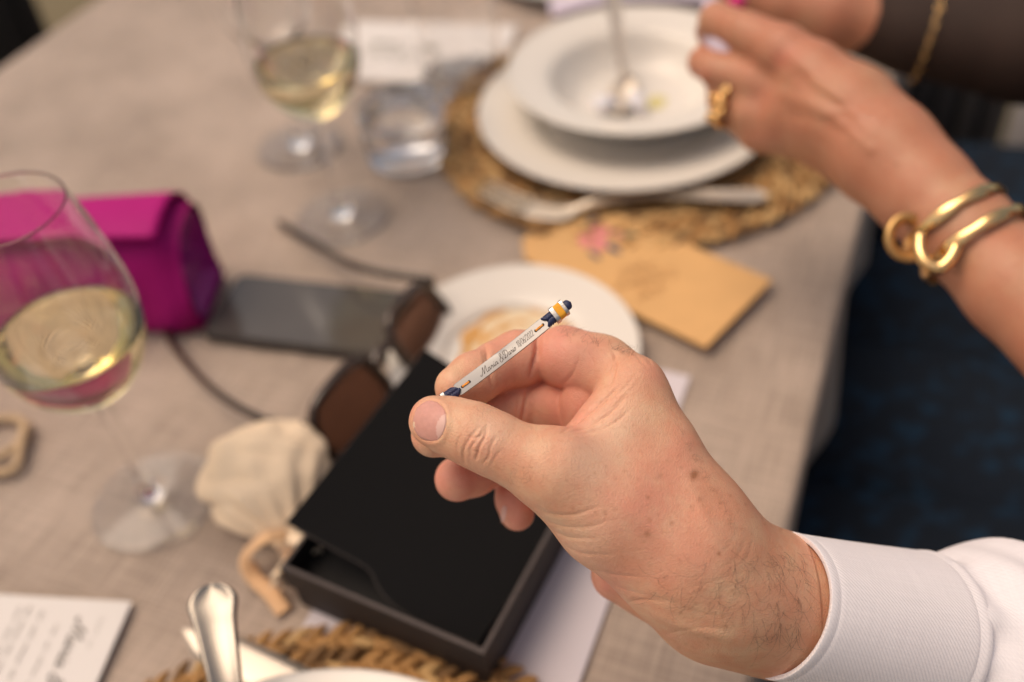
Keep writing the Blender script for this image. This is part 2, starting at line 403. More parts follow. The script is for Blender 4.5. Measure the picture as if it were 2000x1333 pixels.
def nets(vol, lo, vox):
    ins = vol < 0
    c = [ins[i:i+ins.shape[0]-1, j:j+ins.shape[1]-1, k:k+ins.shape[2]-1] for i in (0, 1) for j in (0, 1) for k in (0, 1)]
    s = np.zeros(c[0].shape, np.uint8)
    for x in c: s += x
    act = (s > 0) & (s < 8)
    idx = np.argwhere(act); ids = np.full(act.shape, -1, np.int32); ids[tuple(idx.T)] = np.arange(len(idx))
    acc = np.zeros((len(idx), 3)); cnt = np.zeros(len(idx))
    cor = np.array([(i, j, k) for i in (0, 1) for j in (0, 1) for k in (0, 1)])
    cv = [vol[tuple((idx+o).T)] for o in cor]
    for p in range(8):
        for q in range(p+1, 8):
            if np.abs(cor[p]-cor[q]).sum() == 1:
                a, b = cv[p], cv[q]; m = (a < 0) != (b < 0)
                t = np.where(m, a/np.where(m, a-b, 1), 0)
                acc += np.where(m[:, None], cor[p]+(cor[q]-cor[p])*t[:, None], 0); cnt += m
    V = lo+vox*(idx+acc/cnt[:, None])
    Q = []
    for ax in range(3):
        a = [slice(None)]*3; b = [slice(None)]*3; a[ax] = slice(0, -1); b[ax] = slice(1, None)
        A, B = ins[tuple(a)], ins[tuple(b)]; e = np.argwhere(A != B)
        o1, o2 = [(1, 2), (2, 0), (0, 1)][ax]
        ok = (e[:, o1] > 0) & (e[:, o2] > 0) & (e[:, o1] < act.shape[o1]) & (e[:, o2] < act.shape[o2]); e = e[ok]
        def g(d1, d2):
            x = e.copy(); x[:, o1] -= d1; x[:, o2] -= d2; return ids[tuple(x.T)]
        q = np.stack([g(1, 1), g(0, 1), g(0, 0), g(1, 0)], -1)
        fl = A[tuple(e.T)]
        q[~fl] = q[~fl][:, ::-1]; Q.append(q)
    Q = np.vstack(Q); Q = Q[(Q >= 0).all(1)]
    return V, Q
def normals(V, Q):
    n = np.cross(V[Q[:, 2]]-V[Q[:, 0]], V[Q[:, 3]]-V[Q[:, 1]]); N = np.zeros_like(V)
    for k in range(4): np.add.at(N, Q[:, k], n)
    return N/(np.linalg.norm(N, axis=1, keepdims=True)+1e-9)
def relax(V, Q, it=2, lam=.5):
    e = np.vstack([Q[:, [0, 1]], Q[:, [1, 2]], Q[:, [2, 3]], Q[:, [3, 0]]])
    deg = np.bincount(e[:, 0], minlength=len(V))[:, None]
    for _ in range(it):
        S = np.zeros_like(V)
        for k in range(3): S[:, k] = np.bincount(e[:, 0], V[e[:, 1], k], minlength=len(V))
        V = V+(S/np.maximum(deg, 1)-V)*lam
    return V
def pdist(x, y, line):
    """pixel distance to polyline and parameter 0..1 along it"""
    best = np.full(x.shape, 1e9); par = np.zeros(x.shape); L_ = np.array(line, float); n = len(L_)-1
    for i in range(n):
        a, b = L_[i], L_[i+1]; d = b-a; t = np.clip(((x-a[0])*d[0]+(y-a[1])*d[1])/(d@d+1e-9), 0, 1)
        q = np.hypot(x-a[0]-t*d[0], y-a[1]-t*d[1]); m = q < best
        best = np.where(m, q, best); par = np.where(m, (i+t)/n, par)
    return best, par
def cpx(V):  # camera-space mm -> pixel
    return 1000+FPX*V[:, 0]/V[:, 2], 666.5-FPX*V[:, 1]/V[:, 2]
def set_tone(o, tone):
    a = o.data.color_attributes.new('tone', 'FLOAT_COLOR', 'POINT')
    a.data.foreach_set('color', np.hstack([tone, np.ones((len(tone), 1))]).astype(np.float32).ravel())
# ------------------------------------------------------------------ setting: ground, table, cloth
gv = [(-30, -30, -.75), (30, -30, -.75), (30, 30, -.75), (-30, 30, -.75)]
o = link('ground', gv, [(0, 1, 2, 3)], M['ground'], smooth=False); o['kind'] = 'structure'
UV_ = np.array([.434, .901]); UV_ /= np.linalg.norm(UV_); NV_ = np.array([UV_[1], -UV_[0]])
def tw(s, n, z=0.0): p = UV_*s+NV_*n; return np.array([p[0], p[1], z])
N0, N1, S0, S1 = -.962, -.012, -.55, 2.15
table = empty('dining_table', tw(.8, (N0+N1)/2, -.75)); tag(table, 'long rectangular dining table hidden under the beige linen cloth', 'table')
poly = [tw(S0+.01, N0+.01)[:2], tw(S0+.01, N1-.01)[:2], tw(S1-.01, N1-.01)[:2], tw(S1-.01, N0+.01)[:2]]
V, Fc = prism(poly, -.032, -.006, .003); under(link('table_top', V, Fc, M['wood'], smooth=False), table)
for s in (S0+.1, S1-.1):
    for n in (N0+.1, N1-.1):
        V, Fc = prism([tw(s-.03, n-.03)[:2], tw(s-.03, n+.03)[:2], tw(s+.03, n+.03)[:2], tw(s+.03, n-.03)[:2]], -.75, -.032, .003)
        under(link('table_leg', V, Fc, M['wood'], smooth=False), table)
# cloth sheet: flat over the top, rounded at the edges, hanging with soft folds
NO_R = N1+.006
def fbm(x, y, seed=0):
    r = 0
    for k, (fx, fy, ph, a) in enumerate([(7, 4, .3, 1), (13, 9, 1.7, .6), (23, 17, 4.1, .35), (41, 37, 2.2, .18)]):
        r = r+a*np.sin(fx*x+fy*y+ph+seed)*np.cos(fy*x-fx*y*.8+ph*2+seed*1.3)
    return r
cross = []                      # (n, z, hang amount)
for zz in np.linspace(-.40, -.012, 22): cross.append((N0-.003, zz, (-.012-zz)/.39))
for a in np.linspace(0, math.pi/2, 6)[1:]: cross.append((N0-.003+.012*(1-math.cos(a)), -.012+.0115*math.sin(a), 0))
for n in np.linspace(N0+.02, N1-.02, 150): cross.append((n, -.0005, 0))
for a in np.linspace(math.pi/2, 0, 6)[:-1]: cross.append((N1+.003-.012*(1-math.cos(a)), -.012+.0115*math.sin(a), 0))
for zz in np.linspace(-.012, -.40, 22): cross.append((N1+.003, zz, (-.012-zz)/.39))
ss = np.linspace(S0-.003, S1+.003, 420); V = []
c1, c2 = T(0, 1100)[:2], T(230, 850)[:2]; cd = (c2-c1)/np.linalg.norm(c2-c1); cn = np.array([-cd[1], cd[0]])
c3, c4 = T(60, 340)[:2], T(1000, 20)[:2]; cd2 = (c4-c3)/np.linalg.norm(c4-c3); cn2 = np.array([-cd2[1], cd2[0]])
for s in ss:
    for n, z, h in cross:
        out = (.022*math.sin(s*31+1)+.014*math.sin(s*53))*h*(1 if n > -.5 else -1)
        p = tw(s, n+out, z)
        if h == 0 and z > -.002:
            p[2] += -.0014+.0008*fbm(p[0]*2.2, p[1]*2.2)+.0004*fbm(p[0]*6+3, p[1]*5)
            d = (p[:2]-c1)@cn; t = (p[:2]-c1)@cd
            if -.3 < t < .14: p[2] += .0016*math.exp(-(d/.0045)**2)
            p[2] = min(p[2], .0002)
        V.append(p)
m = len(cross); Fc = [(i*m+k, (i+1)*m+k, (i+1)*m+k+1, i*m+k+1) for i in range(len(ss)-1) for k in range(m-1)]
cloth = link('tablecloth', V, [tuple(reversed(f)) for f in Fc], M['linen'])
tag(cloth, 'beige linen tablecloth hanging over the table edge', 'tablecloth')

# ------------------------------------------------------------------ glasses
GP_OUT = [(0, 0), (.0385, 0), (.0394, .0008), (.0385, .0016), (.028, .0028), (.014, .0050), (.007, .0090), (.0050, .016), (.0044, .03), (.0042, .06), (.0043, .088), (.0052, .099), (.0105, .1045),
          (.0200, .1105), (.0300, .1205), (.0378, .134), (.0425, .150), (.0442, .166), (.0438, .180), (.0418, .196), (.0388, .213), (.0352, .230), (.0328, .2400)]
GP_IN = [(.0322, .2400), (.0345, .2300), (.0376, .213), (.0406, .196), (.0426, .180), (.0430, .166), (.0413, .150), (.0366, .134), (.0290, .1222), (.019, .1126), (.010, .1072), (0, .1055)]
def dense(prof, k=3):
    P = smooth_path(prof, (len(prof)-1)*k+1); P[:, 0] = np.maximum(P[:, 0], 0); return [tuple(p) for p in P]
def rimmed(out, inn, k):
    """dense outer and inner profile with tight points at the lip so its shading stays local"""
    o_, i_ = dense(out, k), dense(inn, k)
    a, b = np.array(o_[-1]), np.array(i_[0]); da = np.array(o_[-2])-a; da /= np.linalg.norm(da); db = np.array(i_[1])-b; db /= np.linalg.norm(db)
    t = .00012
    return o_[:-1]+[tuple(a+da*.0012), tuple(a+da*t), tuple((a*.8+b*.2)+np.array([0, t*.8])), tuple((a*.2+b*.8)+np.array([0, t*.8])), tuple(b+db*t), tuple(b+db*.0012)]+i_[1:]
def wine_glass(base, label, wine_z=None, wlabel=None, group=None):
    V, Fc = lathe(rimmed(GP_OUT, GP_IN, 8), 160)
    o = link('wine_glass', V, Fc, M['glass']); o.location = (base[0], base[1], .0008)
    tag(o, label, 'wine glass', group)
    if wine_z:
        pts = [p for p in dense(GP_IN, 8) if p[1] <= wine_z]; pts = [(r+.0003 if r > .001 else 0, z) for r, z in pts]
        rt = pts[0][0]; prof = [(0, wine_z-.0006), (rt*.5, wine_z-.0006), (rt*.93, wine_z-.0003), (rt*.98, wine_z+.0004)]+[(rt+.0001, wine_z+.0006)]+pts[1:]
        V, Fc = lathe(prof[::-1], 160); w = link('white_wine', V, Fc, M['wine']); w.location = o.location
        tag(w, wlabel, 'wine')
    return o
wine_glass(T(303, 978), 'wine glass half full of white wine standing nearest, before the magenta clutch', .153, 'pale white wine inside the near glass before the magenta clutch')
wine_glass(T(671, 425), 'wine glass with golden wine standing beside the water tumbler', .150, 'golden white wine in the farther glass beside the water tumbler')
wine_glass(T(588, 288), 'empty stemmed wine glass behind the glass of golden wine')
def tumbler(base, label, fill, wlabel):
    out = [(0, 0), (.034, 0), (.0365, .002), (.0385, .010), (.0405, .04), (.0415, .092)]; inn = [(.0409, .0922), (.0398, .04), (.0374, .018), (.033, .013), (0, .012)]
    V, Fc = lathe(rimmed(out, inn, 8), 80); o = link('water_tumbler', V, Fc, M['glass']); o.location = (base[0], base[1], .0008); tag(o, label, 'tumbler')
    if fill:
        r = .0400; prof = [(0, fill), (r+.0003, fill+.0004), (.0401, .04), (.0377, .018), (.0333, .0128), (0, .0117)]
        V, Fc = lathe(prof[::-1], 72); w = link('water', V, Fc, M['water']); w.location = o.location; tag(w, wlabel, 'water')
tumbler(T(797, 300), 'clear stemless water tumbler standing left of the far woven placemat', .05, 'clear water in the stemless tumbler left of the far placemat')
tumbler(T(905, 165), 'small empty clear tumbler on the corner of the far white card', None, '')

# ------------------------------------------------------------------ placemats, plates, bowls
def placemat(center, R, z, label, part_test):
    root = empty('woven_placemat', (center[0], center[1], z)); tag(root, label, 'placemat')
    V, Fc = lathe([(0, .0005), (R-.008, .0005), (R-.004, .002), (R-.006, .0045), (0, .0045)], 90, (0, 0, 0))
    b = link('backing', V, Fc, M['seagrass_dark']); b.parent = root
    # a lobe of the braid
    lv, lf = [], []
    rows = [(-1, .02), (-.7, .55), (-.2, .95), (.35, .9), (.8, .5), (1, .05)]
    for t, w in rows:
        for k in range(6):
            a = 2*math.pi*k/6; lv.append((t*.0095, w*.0042*math.cos(a)+.0012*math.sin(t*2), w*.0030*math.sin(a)))
    for i in range(len(rows)-1):
        for k in range(6): l = (k+1) % 6; lf.append((i*6+k, (i+1)*6+k, (i+1)*6+l, i*6+l))
    me = bpy.data.meshes.new('strand'); me.from_pydata(lv, [], lf); me.materials.append(M['seagrass']); me.polygons.foreach_set('use_smooth', [True]*len(lf)); me.update()
    me2 = me.copy(); me2.materials[0] = M['seagrass_dark']; me3 = me.copy(); me3.materials[0] = M['seagrass_pale']
    restV, restF, restM = [], [], []; parts = 0
    rng_ = random.Random(3)
    r = R-.006
    while r > R*.42:
        n = int(2*math.pi*r/.0112)
        for i in range(n):
            for side in (-1, 1):
                a = 2*math.pi*(i+.5*(side > 0)+rng_.uniform(-.13, .13))/n; rr = r+side*.0034
                Mx = Matrix.Translation((rr*math.cos(a), rr*math.sin(a), .0062+rng_.uniform(-.0008, .0012))) @ Matrix.Rotation(a+math.pi/2+side*(.55+rng_.uniform(-.16, .16)), 4, 'Z') @ Matrix.Rotation(rng_.uniform(-.1, .25), 4, 'Y') @ Matrix.Diagonal((rng_.uniform(.85, 1.2), rng_.uniform(.75, 1.15), rng_.uniform(.8, 1.2), 1))
                wpt = np.array([center[0]+Mx[0][3], center[1]+Mx[1][3], z+.006])
                if parts < 290 and part_test(wpt):
                    s = bpy.data.objects.new('strand', rng_.choice((me, me, me, me2, me3))); col.objects.link(s); s.parent = root; s.matrix_local = Mx; parts += 1
                else:
                    b0 = len(restV); restV += [tuple(Mx @ Vector(v)) for v in lv]; restF += [tuple(b0+q for q in f) for f in lf]; restM += [rng_.choice((0, 0, 1, 2, 2))]*len(lf)
        r -= .0148
    s = link('braid', restV, restF, None, root, kind='stuff', mats=[M['seagrass'], M['seagrass_dark'], M['seagrass_pale']], midx=restM)
    return root
MC = (.140, .812)
placemat(MC, .19, .0006, 'round braided seagrass placemat under the soup plate at the top', lambda p: False)
NC = (-.132, .118)
def near_vis(p):
    x, y, d = proj(p); return y < 1350 and p[1] > .2
placemat(NC, .19, .0006, 'round braided seagrass placemat at the bottom, partly under the black box', near_vis)
PL = [(0, .004), (.070, .004), (.078, .0075), (.085, .012), (.110, .0175), (.133, .022), (.1355, .0228), (.1345, .0205), (.110, .0150), (.088, .0085), (.080, .0020), (.074, 0), (0, .0008)]
def plate(center, z, R, label, name='dinner_plate'):
    k = R/.1355; V, Fc = lathe([(r*k, h*k) for r, h in dense(PL, 4)], 96)
    o = link(name, V, Fc, M['porcelain']); o.location = (center[0], center[1], z); tag(o, label, 'plate'); return o
plate((.128, .806), .0086, .137, 'white dinner plate under the soup plate on the far placemat')
BW = [(0, .008), (.040, .008), (.055, .011), (.068, .022), (.076, .033), (.084, .0385), (.112, .0445), (.1155, .0460), (.1150, .0435), (.088, .0345), (.080, .028), (.070, .014), (.060, .003), (.052, 0), (0, .002)]
V, Fc = lathe(dense(BW, 4), 96); bowl = link('soup_plate', V, Fc, M['porcelain']); bowl.location = (.138, .825, .0131); tag(bowl, 'white wide-rimmed soup plate with leftovers on the far placemat', 'soup plate')
plate((NC[0]+.008, NC[1]+.014), .0086, .137, 'white dinner plate cut off by the bottom edge of the picture')
plate((T(1004, 690)[0], T(1004, 690)[1]-.008), .0006, .091, 'small white side plate smeared with orange sauce, behind the hand', 'side_plate')
plate((.115, 1.165), .0006, .105, 'white side plate at the top edge beyond the far soup plate', 'side_plate')
# sauce smear on the side plate
spc = np.array([T(1004, 690)[0], T(1004, 690)[1]-.008])
rng_ = np.random.RandomState(4)
def blot(name, c, z, rx, ry, rot, mat_, parent=None, n=56, hgt=.0007, wob=.16, hole=None):
    V = [(c[0], c[1], z+hgt)]; Fc = []
    ph = rng_.rand(6)*6
    rings = [(.35, 1), (.7, .9), (.92, .5), (1, 0)]
    for q, hh in rings:
        for i in range(n):
            a = 2*math.pi*i/n; w = 1+wob*(math.sin(2*a+ph[0])*.6+math.sin(3*a+ph[1])*.6+math.sin(5*a+ph[2])*.4+math.sin(9*a+ph[3])*.25)
            x, y = rx*q*w*math.cos(a), ry*q*w*math.sin(a)
            V.append((c[0]+x*math.cos(rot)-y*math.sin(rot), c[1]+x*math.sin(rot)+y*math.cos(rot), z+hgt*hh-.0001*(hh == 0)))
    for i in range(n): Fc.append((0, 1+i, 1+(i+1) % n))
    for k in range(len(rings)-1):
        for i in range(n): j = (i+1) % n; Fc.append((1+k*n+i, 1+(k+1)*n+i, 1+(k+1)*n+j, 1+k*n+j))
    return link(name, V, Fc, mat_, parent)
def ring_smear(c, z, r, w, a0, a1, mat_, n=70):
    V, Fc = [], []
    for i in range(n):
        t = i/(n-1); a = a0+(a1-a0)*t; e = math.sin(math.pi*t)**.5
        ww = w*e*(1+.3*math.sin(7*t*3)+.2*math.sin(23*t)); rc = r*(1+.04*math.sin(9*t+1))
        for q, h in ((-1, 0), (-.5, .0009), (.1, .0012), (.6, .0007), (1, 0)):
            V.append((c[0]+(rc+q*ww)*math.cos(a), c[1]+(rc+q*ww)*math.sin(a), z+h-.0001*(h == 0)))
    for i in range(n-1):
        for k in range(4): Fc.append((i*5+k, (i+1)*5+k, (i+1)*5+k+1, i*5+k+1))
    return V, Fc
bl = blot('sauce_smear', spc+np.array([.004, .010]), .0034, .046, .040, .2, M['sauce'], hgt=.0005)
tag(bl, 'orange sauce smear left on the small white side plate', 'sauce')
M['sauce_thin'] = mat('sauce_thin', (.74, .60, .40), 0.4, var=.2, vscale=70)
bl.data.materials[0] = M['sauce_thin']
V, Fc = join([ring_smear(spc+np.array([.004, .010]), .0036, .040, .006, 1.7, 4.4, M['sauce']), ring_smear(spc+np.array([.004, .010]), .0036, .041, .004, -.2, 1.3, M['sauce']), ring_smear(spc+np.array([.004, .010]), .0036, .026, .004, 1.2, 3.3, M['sauce'])])
link('sauce_ring', V, Fc, M['sauce'], bl)
# food left in the soup plate
bc = np.array([.138, .825]); bz = .0131+.0082
def lump(name, c, rx, ry, rz, mat_, label, cat, seed, group=None):
    V, Fc = [], []; rr = np.random.RandomState(seed); ph = rr.rand(6)*6
    n, mm = 16, 9
    for i in range(mm):
        th = math.pi*i/(mm-1)
        for k in range(n):
            a = 2*math.pi*k/n; w = 1+.14*math.sin(2*a+ph[0])*math.sin(th)+.10*math.sin(3*a+2*th+ph[1])
            V.append((c[0]+rx*w*math.sin(th)*math.cos(a), c[1]+ry*w*math.sin(th)*math.sin(a), c[2]+rz*w*math.cos(th)))
    for i in range(mm-1):
        for k in range(n): Fc.append((i*n+k, (i+1)*n+k, (i+1)*n+(k+1) % n, i*n+(k+1) % n))
    return tag(link(name, V, Fc, mat_), label, cat, group)
p = T(1180, 205, bz+.006); lump('cheese_piece', (p[0], p[1], bz+.006), .011, .010, .009, M['white_food'], 'bluish white morsel left of the spoon bowl in the soup plate', 'food', 1)
p = T(1243, 200, bz+.007); lump('cheese_piece', (p[0], p[1], bz+.007), .008, .015, .010, M['white_food'], 'long white morsel right of the spoon bowl in the soup plate', 'food', 2)
p = T(1280, 200, bz); b = blot('oil_pool', (p[0], p[1]), bz, .012, .010, .3, M['oil'], hgt=.0006); tag(b, 'yellow drop of oil beside the long white morsel in the soup plate', 'oil')

# ------------------------------------------------------------------ cutlery
def cutlery_handle(path, w_end, w_neck, th, n=40, fiddle=True):
    """flat tapering handle: list of (left,right) widths along path with a rounded end and a raised border"""
    P = smooth_path(path, n); V, Fc = [], []
    L_ = np.cumsum([0]+[np.linalg.norm(P[i+1]-P[i]) for i in range(n-1)]); L_ /= L_[-1]
    prof = [(-1, 0), (-.93, .8), (-.80, 1.0), (-.66, .55), (0, .45), (.66, .55), (.80, 1.0), (.93, .8), (1, 0), (.8, -.7), (0, -.9), (-.8, -.7)]
    m_ = len(prof)
    for i in range(n):
        t = P[min(i+1, n-1)]-P[max(i-1, 0)]; t /= np.linalg.norm(t); up = np.array([0, 0, 1.])-t*t[2]; up /= np.linalg.norm(up); sd_ = np.cross(t, up)
        x = L_[i]; e = min(1, x/.10)
        w = (w_end*(1-x)**1.5+w_neck*(1-(1-x)**1.5))*math.sqrt(max(.0, 1-(1-e)**2))+.0003
        if fiddle: w *= 1+.10*math.exp(-((x-.10)/.06)**2)+.07*math.exp(-((x-.62)/.05)**2)
        for a, h in prof: V.append(P[i]+sd_*a*w+up*h*th)
    for i in range(n-1):
        for k in range(m_): l = (k+1) % m_; Fc.append((i*m_+k, (i+1)*m_+k, (i+1)*m_+l, i*m_+l))
    Fc.append(tuple(range(m_))); Fc.append(tuple((n-1)*m_+k for k in reversed(range(m_))))
    return V, Fc
def blade_strip(path, widths, th, dish=0.0, n=30):
    P = smooth_path(path, n); Wd = np.interp(np.linspace(0, 1, n), np.linspace(0, 1, len(widths)), widths); V, Fc = [], []
    for i in range(n):
        t = P[min(i+1, n-1)]-P[max(i-1, 0)]; t /= np.linalg.norm(t); up = np.array([0, 0, 1.])-t*t[2]; up /= np.linalg.norm(up); sd_ = np.cross(t, up)
        for a, h in ((-1, dish), (-.55, dish*.3+th*.4), (0, th*.4), (.55, dish*.3+th*.4), (1, dish), (.55, dish*.3-th*.6), (0, -th*.6), (-.55, dish*.3-th*.6)):
            V.append(P[i]+sd_*a*Wd[i]+up*h)
    for i in range(n-1):
        for k in range(8): l = (k+1) % 8; Fc.append((i*8+k, (i+1)*8+k, (i+1)*8+l, i*8+l))
    Fc.append(tuple(range(8))); Fc.append(tuple((n-1)*8+k for k in reversed(range(8))))
    return V, Fc
# near fork: handle rises from the near plate
a, b = W(413, 1141, .505), W(449, 1385, .480); c = W(470, 1560, .475)
root = empty('table_fork', c); tag(root, 'silver fork handle rising from the near plate at the bottom', 'fork')
under(link('handle', *cutlery_handle([a, W(420, 1215, .497), b, c], .0122, .0052, .0016, 60), M['steel']), root)
e_ = c+(c-b)/np.linalg.norm(c-b)*.02
fd = (c-b)/np.linalg.norm(c-b); under(link('fork_head', *blade_strip([c, e_, e_+fd*.014], [.004, .011, .012], .0016), M['steel']), root)
for k in range(4):
    q = e_+fd*.012+np.cross(fd, [0, 0, 1.])*(k-1.5)*.0062
    under(link('tine', *tube(smooth_path([q, q+fd*.02-np.array([0, 0, .001]), q+fd*.042+np.array([0, 0, .004])], 8), [.0021, .0019, .0018, .0016, .0015, .0013, .0011, .0007], 8), M['steel']), root)
# near knife: blade tip up-left
a = T(356, 1228, .012); b = T(560, 1335, .0125); c = T(800, 1480, .013)
root = empty('table_knife', a); tag(root, 'table knife whose broad blade lies behind the upright fork handle', 'knife')
bw = [.0005, .0095, .0120, .0128, .0130, .0130, .012]
under(link('blade', *blade_strip([a, T(440, 1275, .012), b, T(600, 1355, .0125)], bw, .0014), M['pale_steel']), root)
under(link('handle', *cutlery_handle([c, T(700, 1415, .013), T(598, 1354, .0126)], .010, .008, .003, 30, False), M['steel']), root)
# far fork on the placemat
a = T(1500, 383, .016); root = empty('table_fork', a); tag(root, 'silver fork lying on the far placemat in front of the plates', 'fork')
under(link('handle', *cutlery_handle([a, T(1400, 382, .020), T(1270, 378, .022), T(1160, 396, .020), T(1130, 408, .016)], .0095, .0036, .0014, 50), M['pale_steel']), root)
under(link('fork_head', *blade_strip([T(1132, 407, .016), T(1100, 418, .012), T(1050, 412, .010), T(1030, 404, .011)], [.0036, .0115, .0130, .0125], .0014, .002), M['pale_steel']), root)
hd = T(1030, 404, .011); dirn = T(940, 362, .017)-hd; sdv = np.cross(dirn/np.linalg.norm(dirn), [0, 0, 1])
for k in range(4):
    q = hd+sdv*(k-1.5)*.0068
    V, Fc = tube(smooth_path([q-dirn*.05, q+dirn*.4-np.array([0, 0, .002]), q+dirn], 10), [.0022, .002, .0019, .0018, .0017, .0016, .0015, .0013, .0011, .0008], 8)
    under(link('tine', V, Fc, M['steel']), root)
# spoon standing in the soup plate
a = W(1190, -60, .93); b = T(1222, 175, bz+.006); root = empty('soup_spoon', b); tag(root, 'spoon leaning in the far soup plate with its handle up', 'spoon')
under(link('handle', *cutlery_handle([a, a*.45+b*.55, b+np.array([.0, .008, .010])], .0095, .0036, .0014, 40), M['pale_steel']), root)
bb = T(1208, 212, bz+.004)
under(link('spoon_bowl', *blade_strip([b+np.array([.0, .010, .012]), b, bb, bb-np.array([0, .016, -.003])], [.0035, .012, .0155, .013, .002], .0014, .005), M['pale_steel']), root)

# ------------------------------------------------------------------ lettering strokes
GL = {'M': ([[(-.15, .2), (-.3, .12), (-.22, .0), (-.02, .08), (.18, .6), (.3, .95), (.34, .4), (.36, .02), (.6, .6), (.78, .95), (.78, .4), (.8, .06), (.9, .02), (1.02, .12)]], 1.0),
      'a': ([[(.38, .36), (.2, .42), (.04, .25), (.08, .04), (.22, .04), (.36, .3), (.38, .4), (.36, .1), (.44, .02), (.54, .12)]], .52),
      'r': ([[(0, .1), (.1, .36), (.14, .46), (.18, .33), (.3, .36), (.29, .1), (.37, .02), (.46, .12)]], .44),
      'i': ([[(0, .12), (.12, .4), (.11, .1), (.19, .02), (.3, .12)], [(.17, .58), (.19, .64)]], .28),
      'o': ([[(.2, .42), (.05, .3), (.05, .08), (.2, .02), (.34, .15), (.3, .36), (.2, .42), (.34, .34), (.45, .38)]], .44),
      'D': ([[(.34, .86), (.26, .5), (.14, .08), (.0, .02), (.02, .14), (.3, .02), (.65, .12), (.84, .5), (.68, .88), (.3, 1.0), (.0, .88), (-.06, .66), (.1, .58)]], .92),
      '&': ([[(.66, .06), (.45, .3), (.2, .72), (.28, .97), (.44, .85), (.36, .6), (.06, .3), (.08, .03), (.32, -.02), (.52, .18), (.62, .44)]], .74),
      '1': ([[(.06, .75), (.22, .97), (.2, .5), (.18, .0)]], .34), '8': ([[(.25, .5), (.1, .7), (.2, .97), (.38, .85), (.3, .6), (.08, .3), (.12, .03), (.32, .02), (.42, .25), (.25, .5)]], .48),
      '/': ([[(-.02, -.1), (.26, 1.05)]], .32), '0': ([[(.25, .97), (.08, .7), (.06, .25), (.2, 0), (.38, .25), (.4, .7), (.25, .97)]], .48),
      '6': ([[(.4, .92), (.2, .75), (.06, .3), (.16, .0), (.34, .08), (.38, .35), (.25, .48), (.1, .3)]], .48),
      '2': ([[(.06, .72), (.18, .97), (.38, .82), (.3, .5), (.04, .02), (.2, .1), (.44, .03)]], .48), ' ': ([], .34)}
def script_line(txt, size, mp, r, shear=.32):
    """mp(x, y) -> 3D point, returns (verts, faces) and length"""
    parts = []; x = 0
    for ch in txt:
        g, adv = GL[ch]
        for st in g:
            P = smooth_path([((x+a+b*shear)*size, b*size) for a, b in st], max(6, len(st)*4))
            parts.append(tube([mp(*q) for q in P], r, 5))
        x += adv
    return join(parts), x*size
# ------------------------------------------------------------------ menu card, envelope, papers
tl, tr, br = T(-60, 1161), T(261, 1181), T(190, 1333)
e1 = tr-tl; e1 /= np.linalg.norm(e1); e2 = np.array([e1[1], -e1[0], 0])
def sheet(name, corner, ex, ey, lx, ly, th, z, mat_, curl=0.0, n=14, seed=1):
    """thin card spanned by ex*lx, ey*ly from corner, gently curled, real thickness"""
    V, Fc = [], []
    for side in (1, 0):
        for i in range(n+1):
            for j in range(n+1):
                u, v = i/n, j/n; p = np.array(corner)+ex*lx*u+ey*ly*v
                h = curl*((2*u-1)**2*(.6+.4*v)+.25*math.sin(5*u+seed)*(1-v)*.3)
                V.append((p[0], p[1], z+h+th*side))
    m_ = n+1; N_ = m_*m_
    flip = np.cross(ex, ey)[2] < 0
    for i in range(n):
        for j in range(n):
            q = (i*m_+j, (i+1)*m_+j, (i+1)*m_+j+1, i*m_+j+1); Fc.append(q if not flip else q[::-1]); r_ = tuple(x+N_ for x in q); Fc.append(r_[::-1] if not flip else r_)
    bd = [(i, 0) for i in range(n)]+[(n, j) for j in range(n)]+[(i, n) for i in range(n, 0, -1)]+[(0, j) for j in range(n, 0, -1)]
    for k in range(len(bd)):
        a, b = bd[k], bd[(k+1) % len(bd)]; ia, ib = a[0]*m_+a[1], b[0]*m_+b[1]; q = (ia+N_, ib+N_, ib, ia); Fc.append(q if not flip else q[::-1])
    return link(name, V, Fc, mat_, smooth=False)
ZM = .0030
card = sheet('menu_card', tr, -e1, e2, .135, .21, .0007, ZM-.0012, M['menu_paper'], curl=.0014); tag(card, 'white printed menu card lying at the lower left corner', 'menu card')
def cardmap(off, start, zz=ZM+.0004):
    # text reads along e2 with its top towards +e1
    return lambda x, y: tr-e1*(off-y)+e2*(start+x)+np.array([0, 0, zz])
(V, Fc), _ = script_line('Maria & Dario', .0105, cardmap(.0300, .0155), .00042); link('title_print', V, Fc, M['ink'], card)
rr = random.Random(5)
for off, st, en, r_ in ((.0150, .012, .033, .0002), (.0415, .018, .10, .00028), (.0545, .010, .13, .00034), (.0640, .007, .14, .00034), (.0700, .008, .13, .0003), (.0885, .009, .12, .0003)):
    parts = []; x = st
    while x < en:
        wl_ = rr.uniform(.006, .014); pts = []
        k = int(wl_/.0012)
        for i in range(k+1): pts.append((x+i*.0012, (i % 2)*rr.uniform(.0010, .0020)))
        mp = cardmap(off, 0); parts.append(tube([mp(*q) for q in pts], r_, 4)); x += wl_+.003
    link('text_line', *join(parts), M['pale_ink'], card)
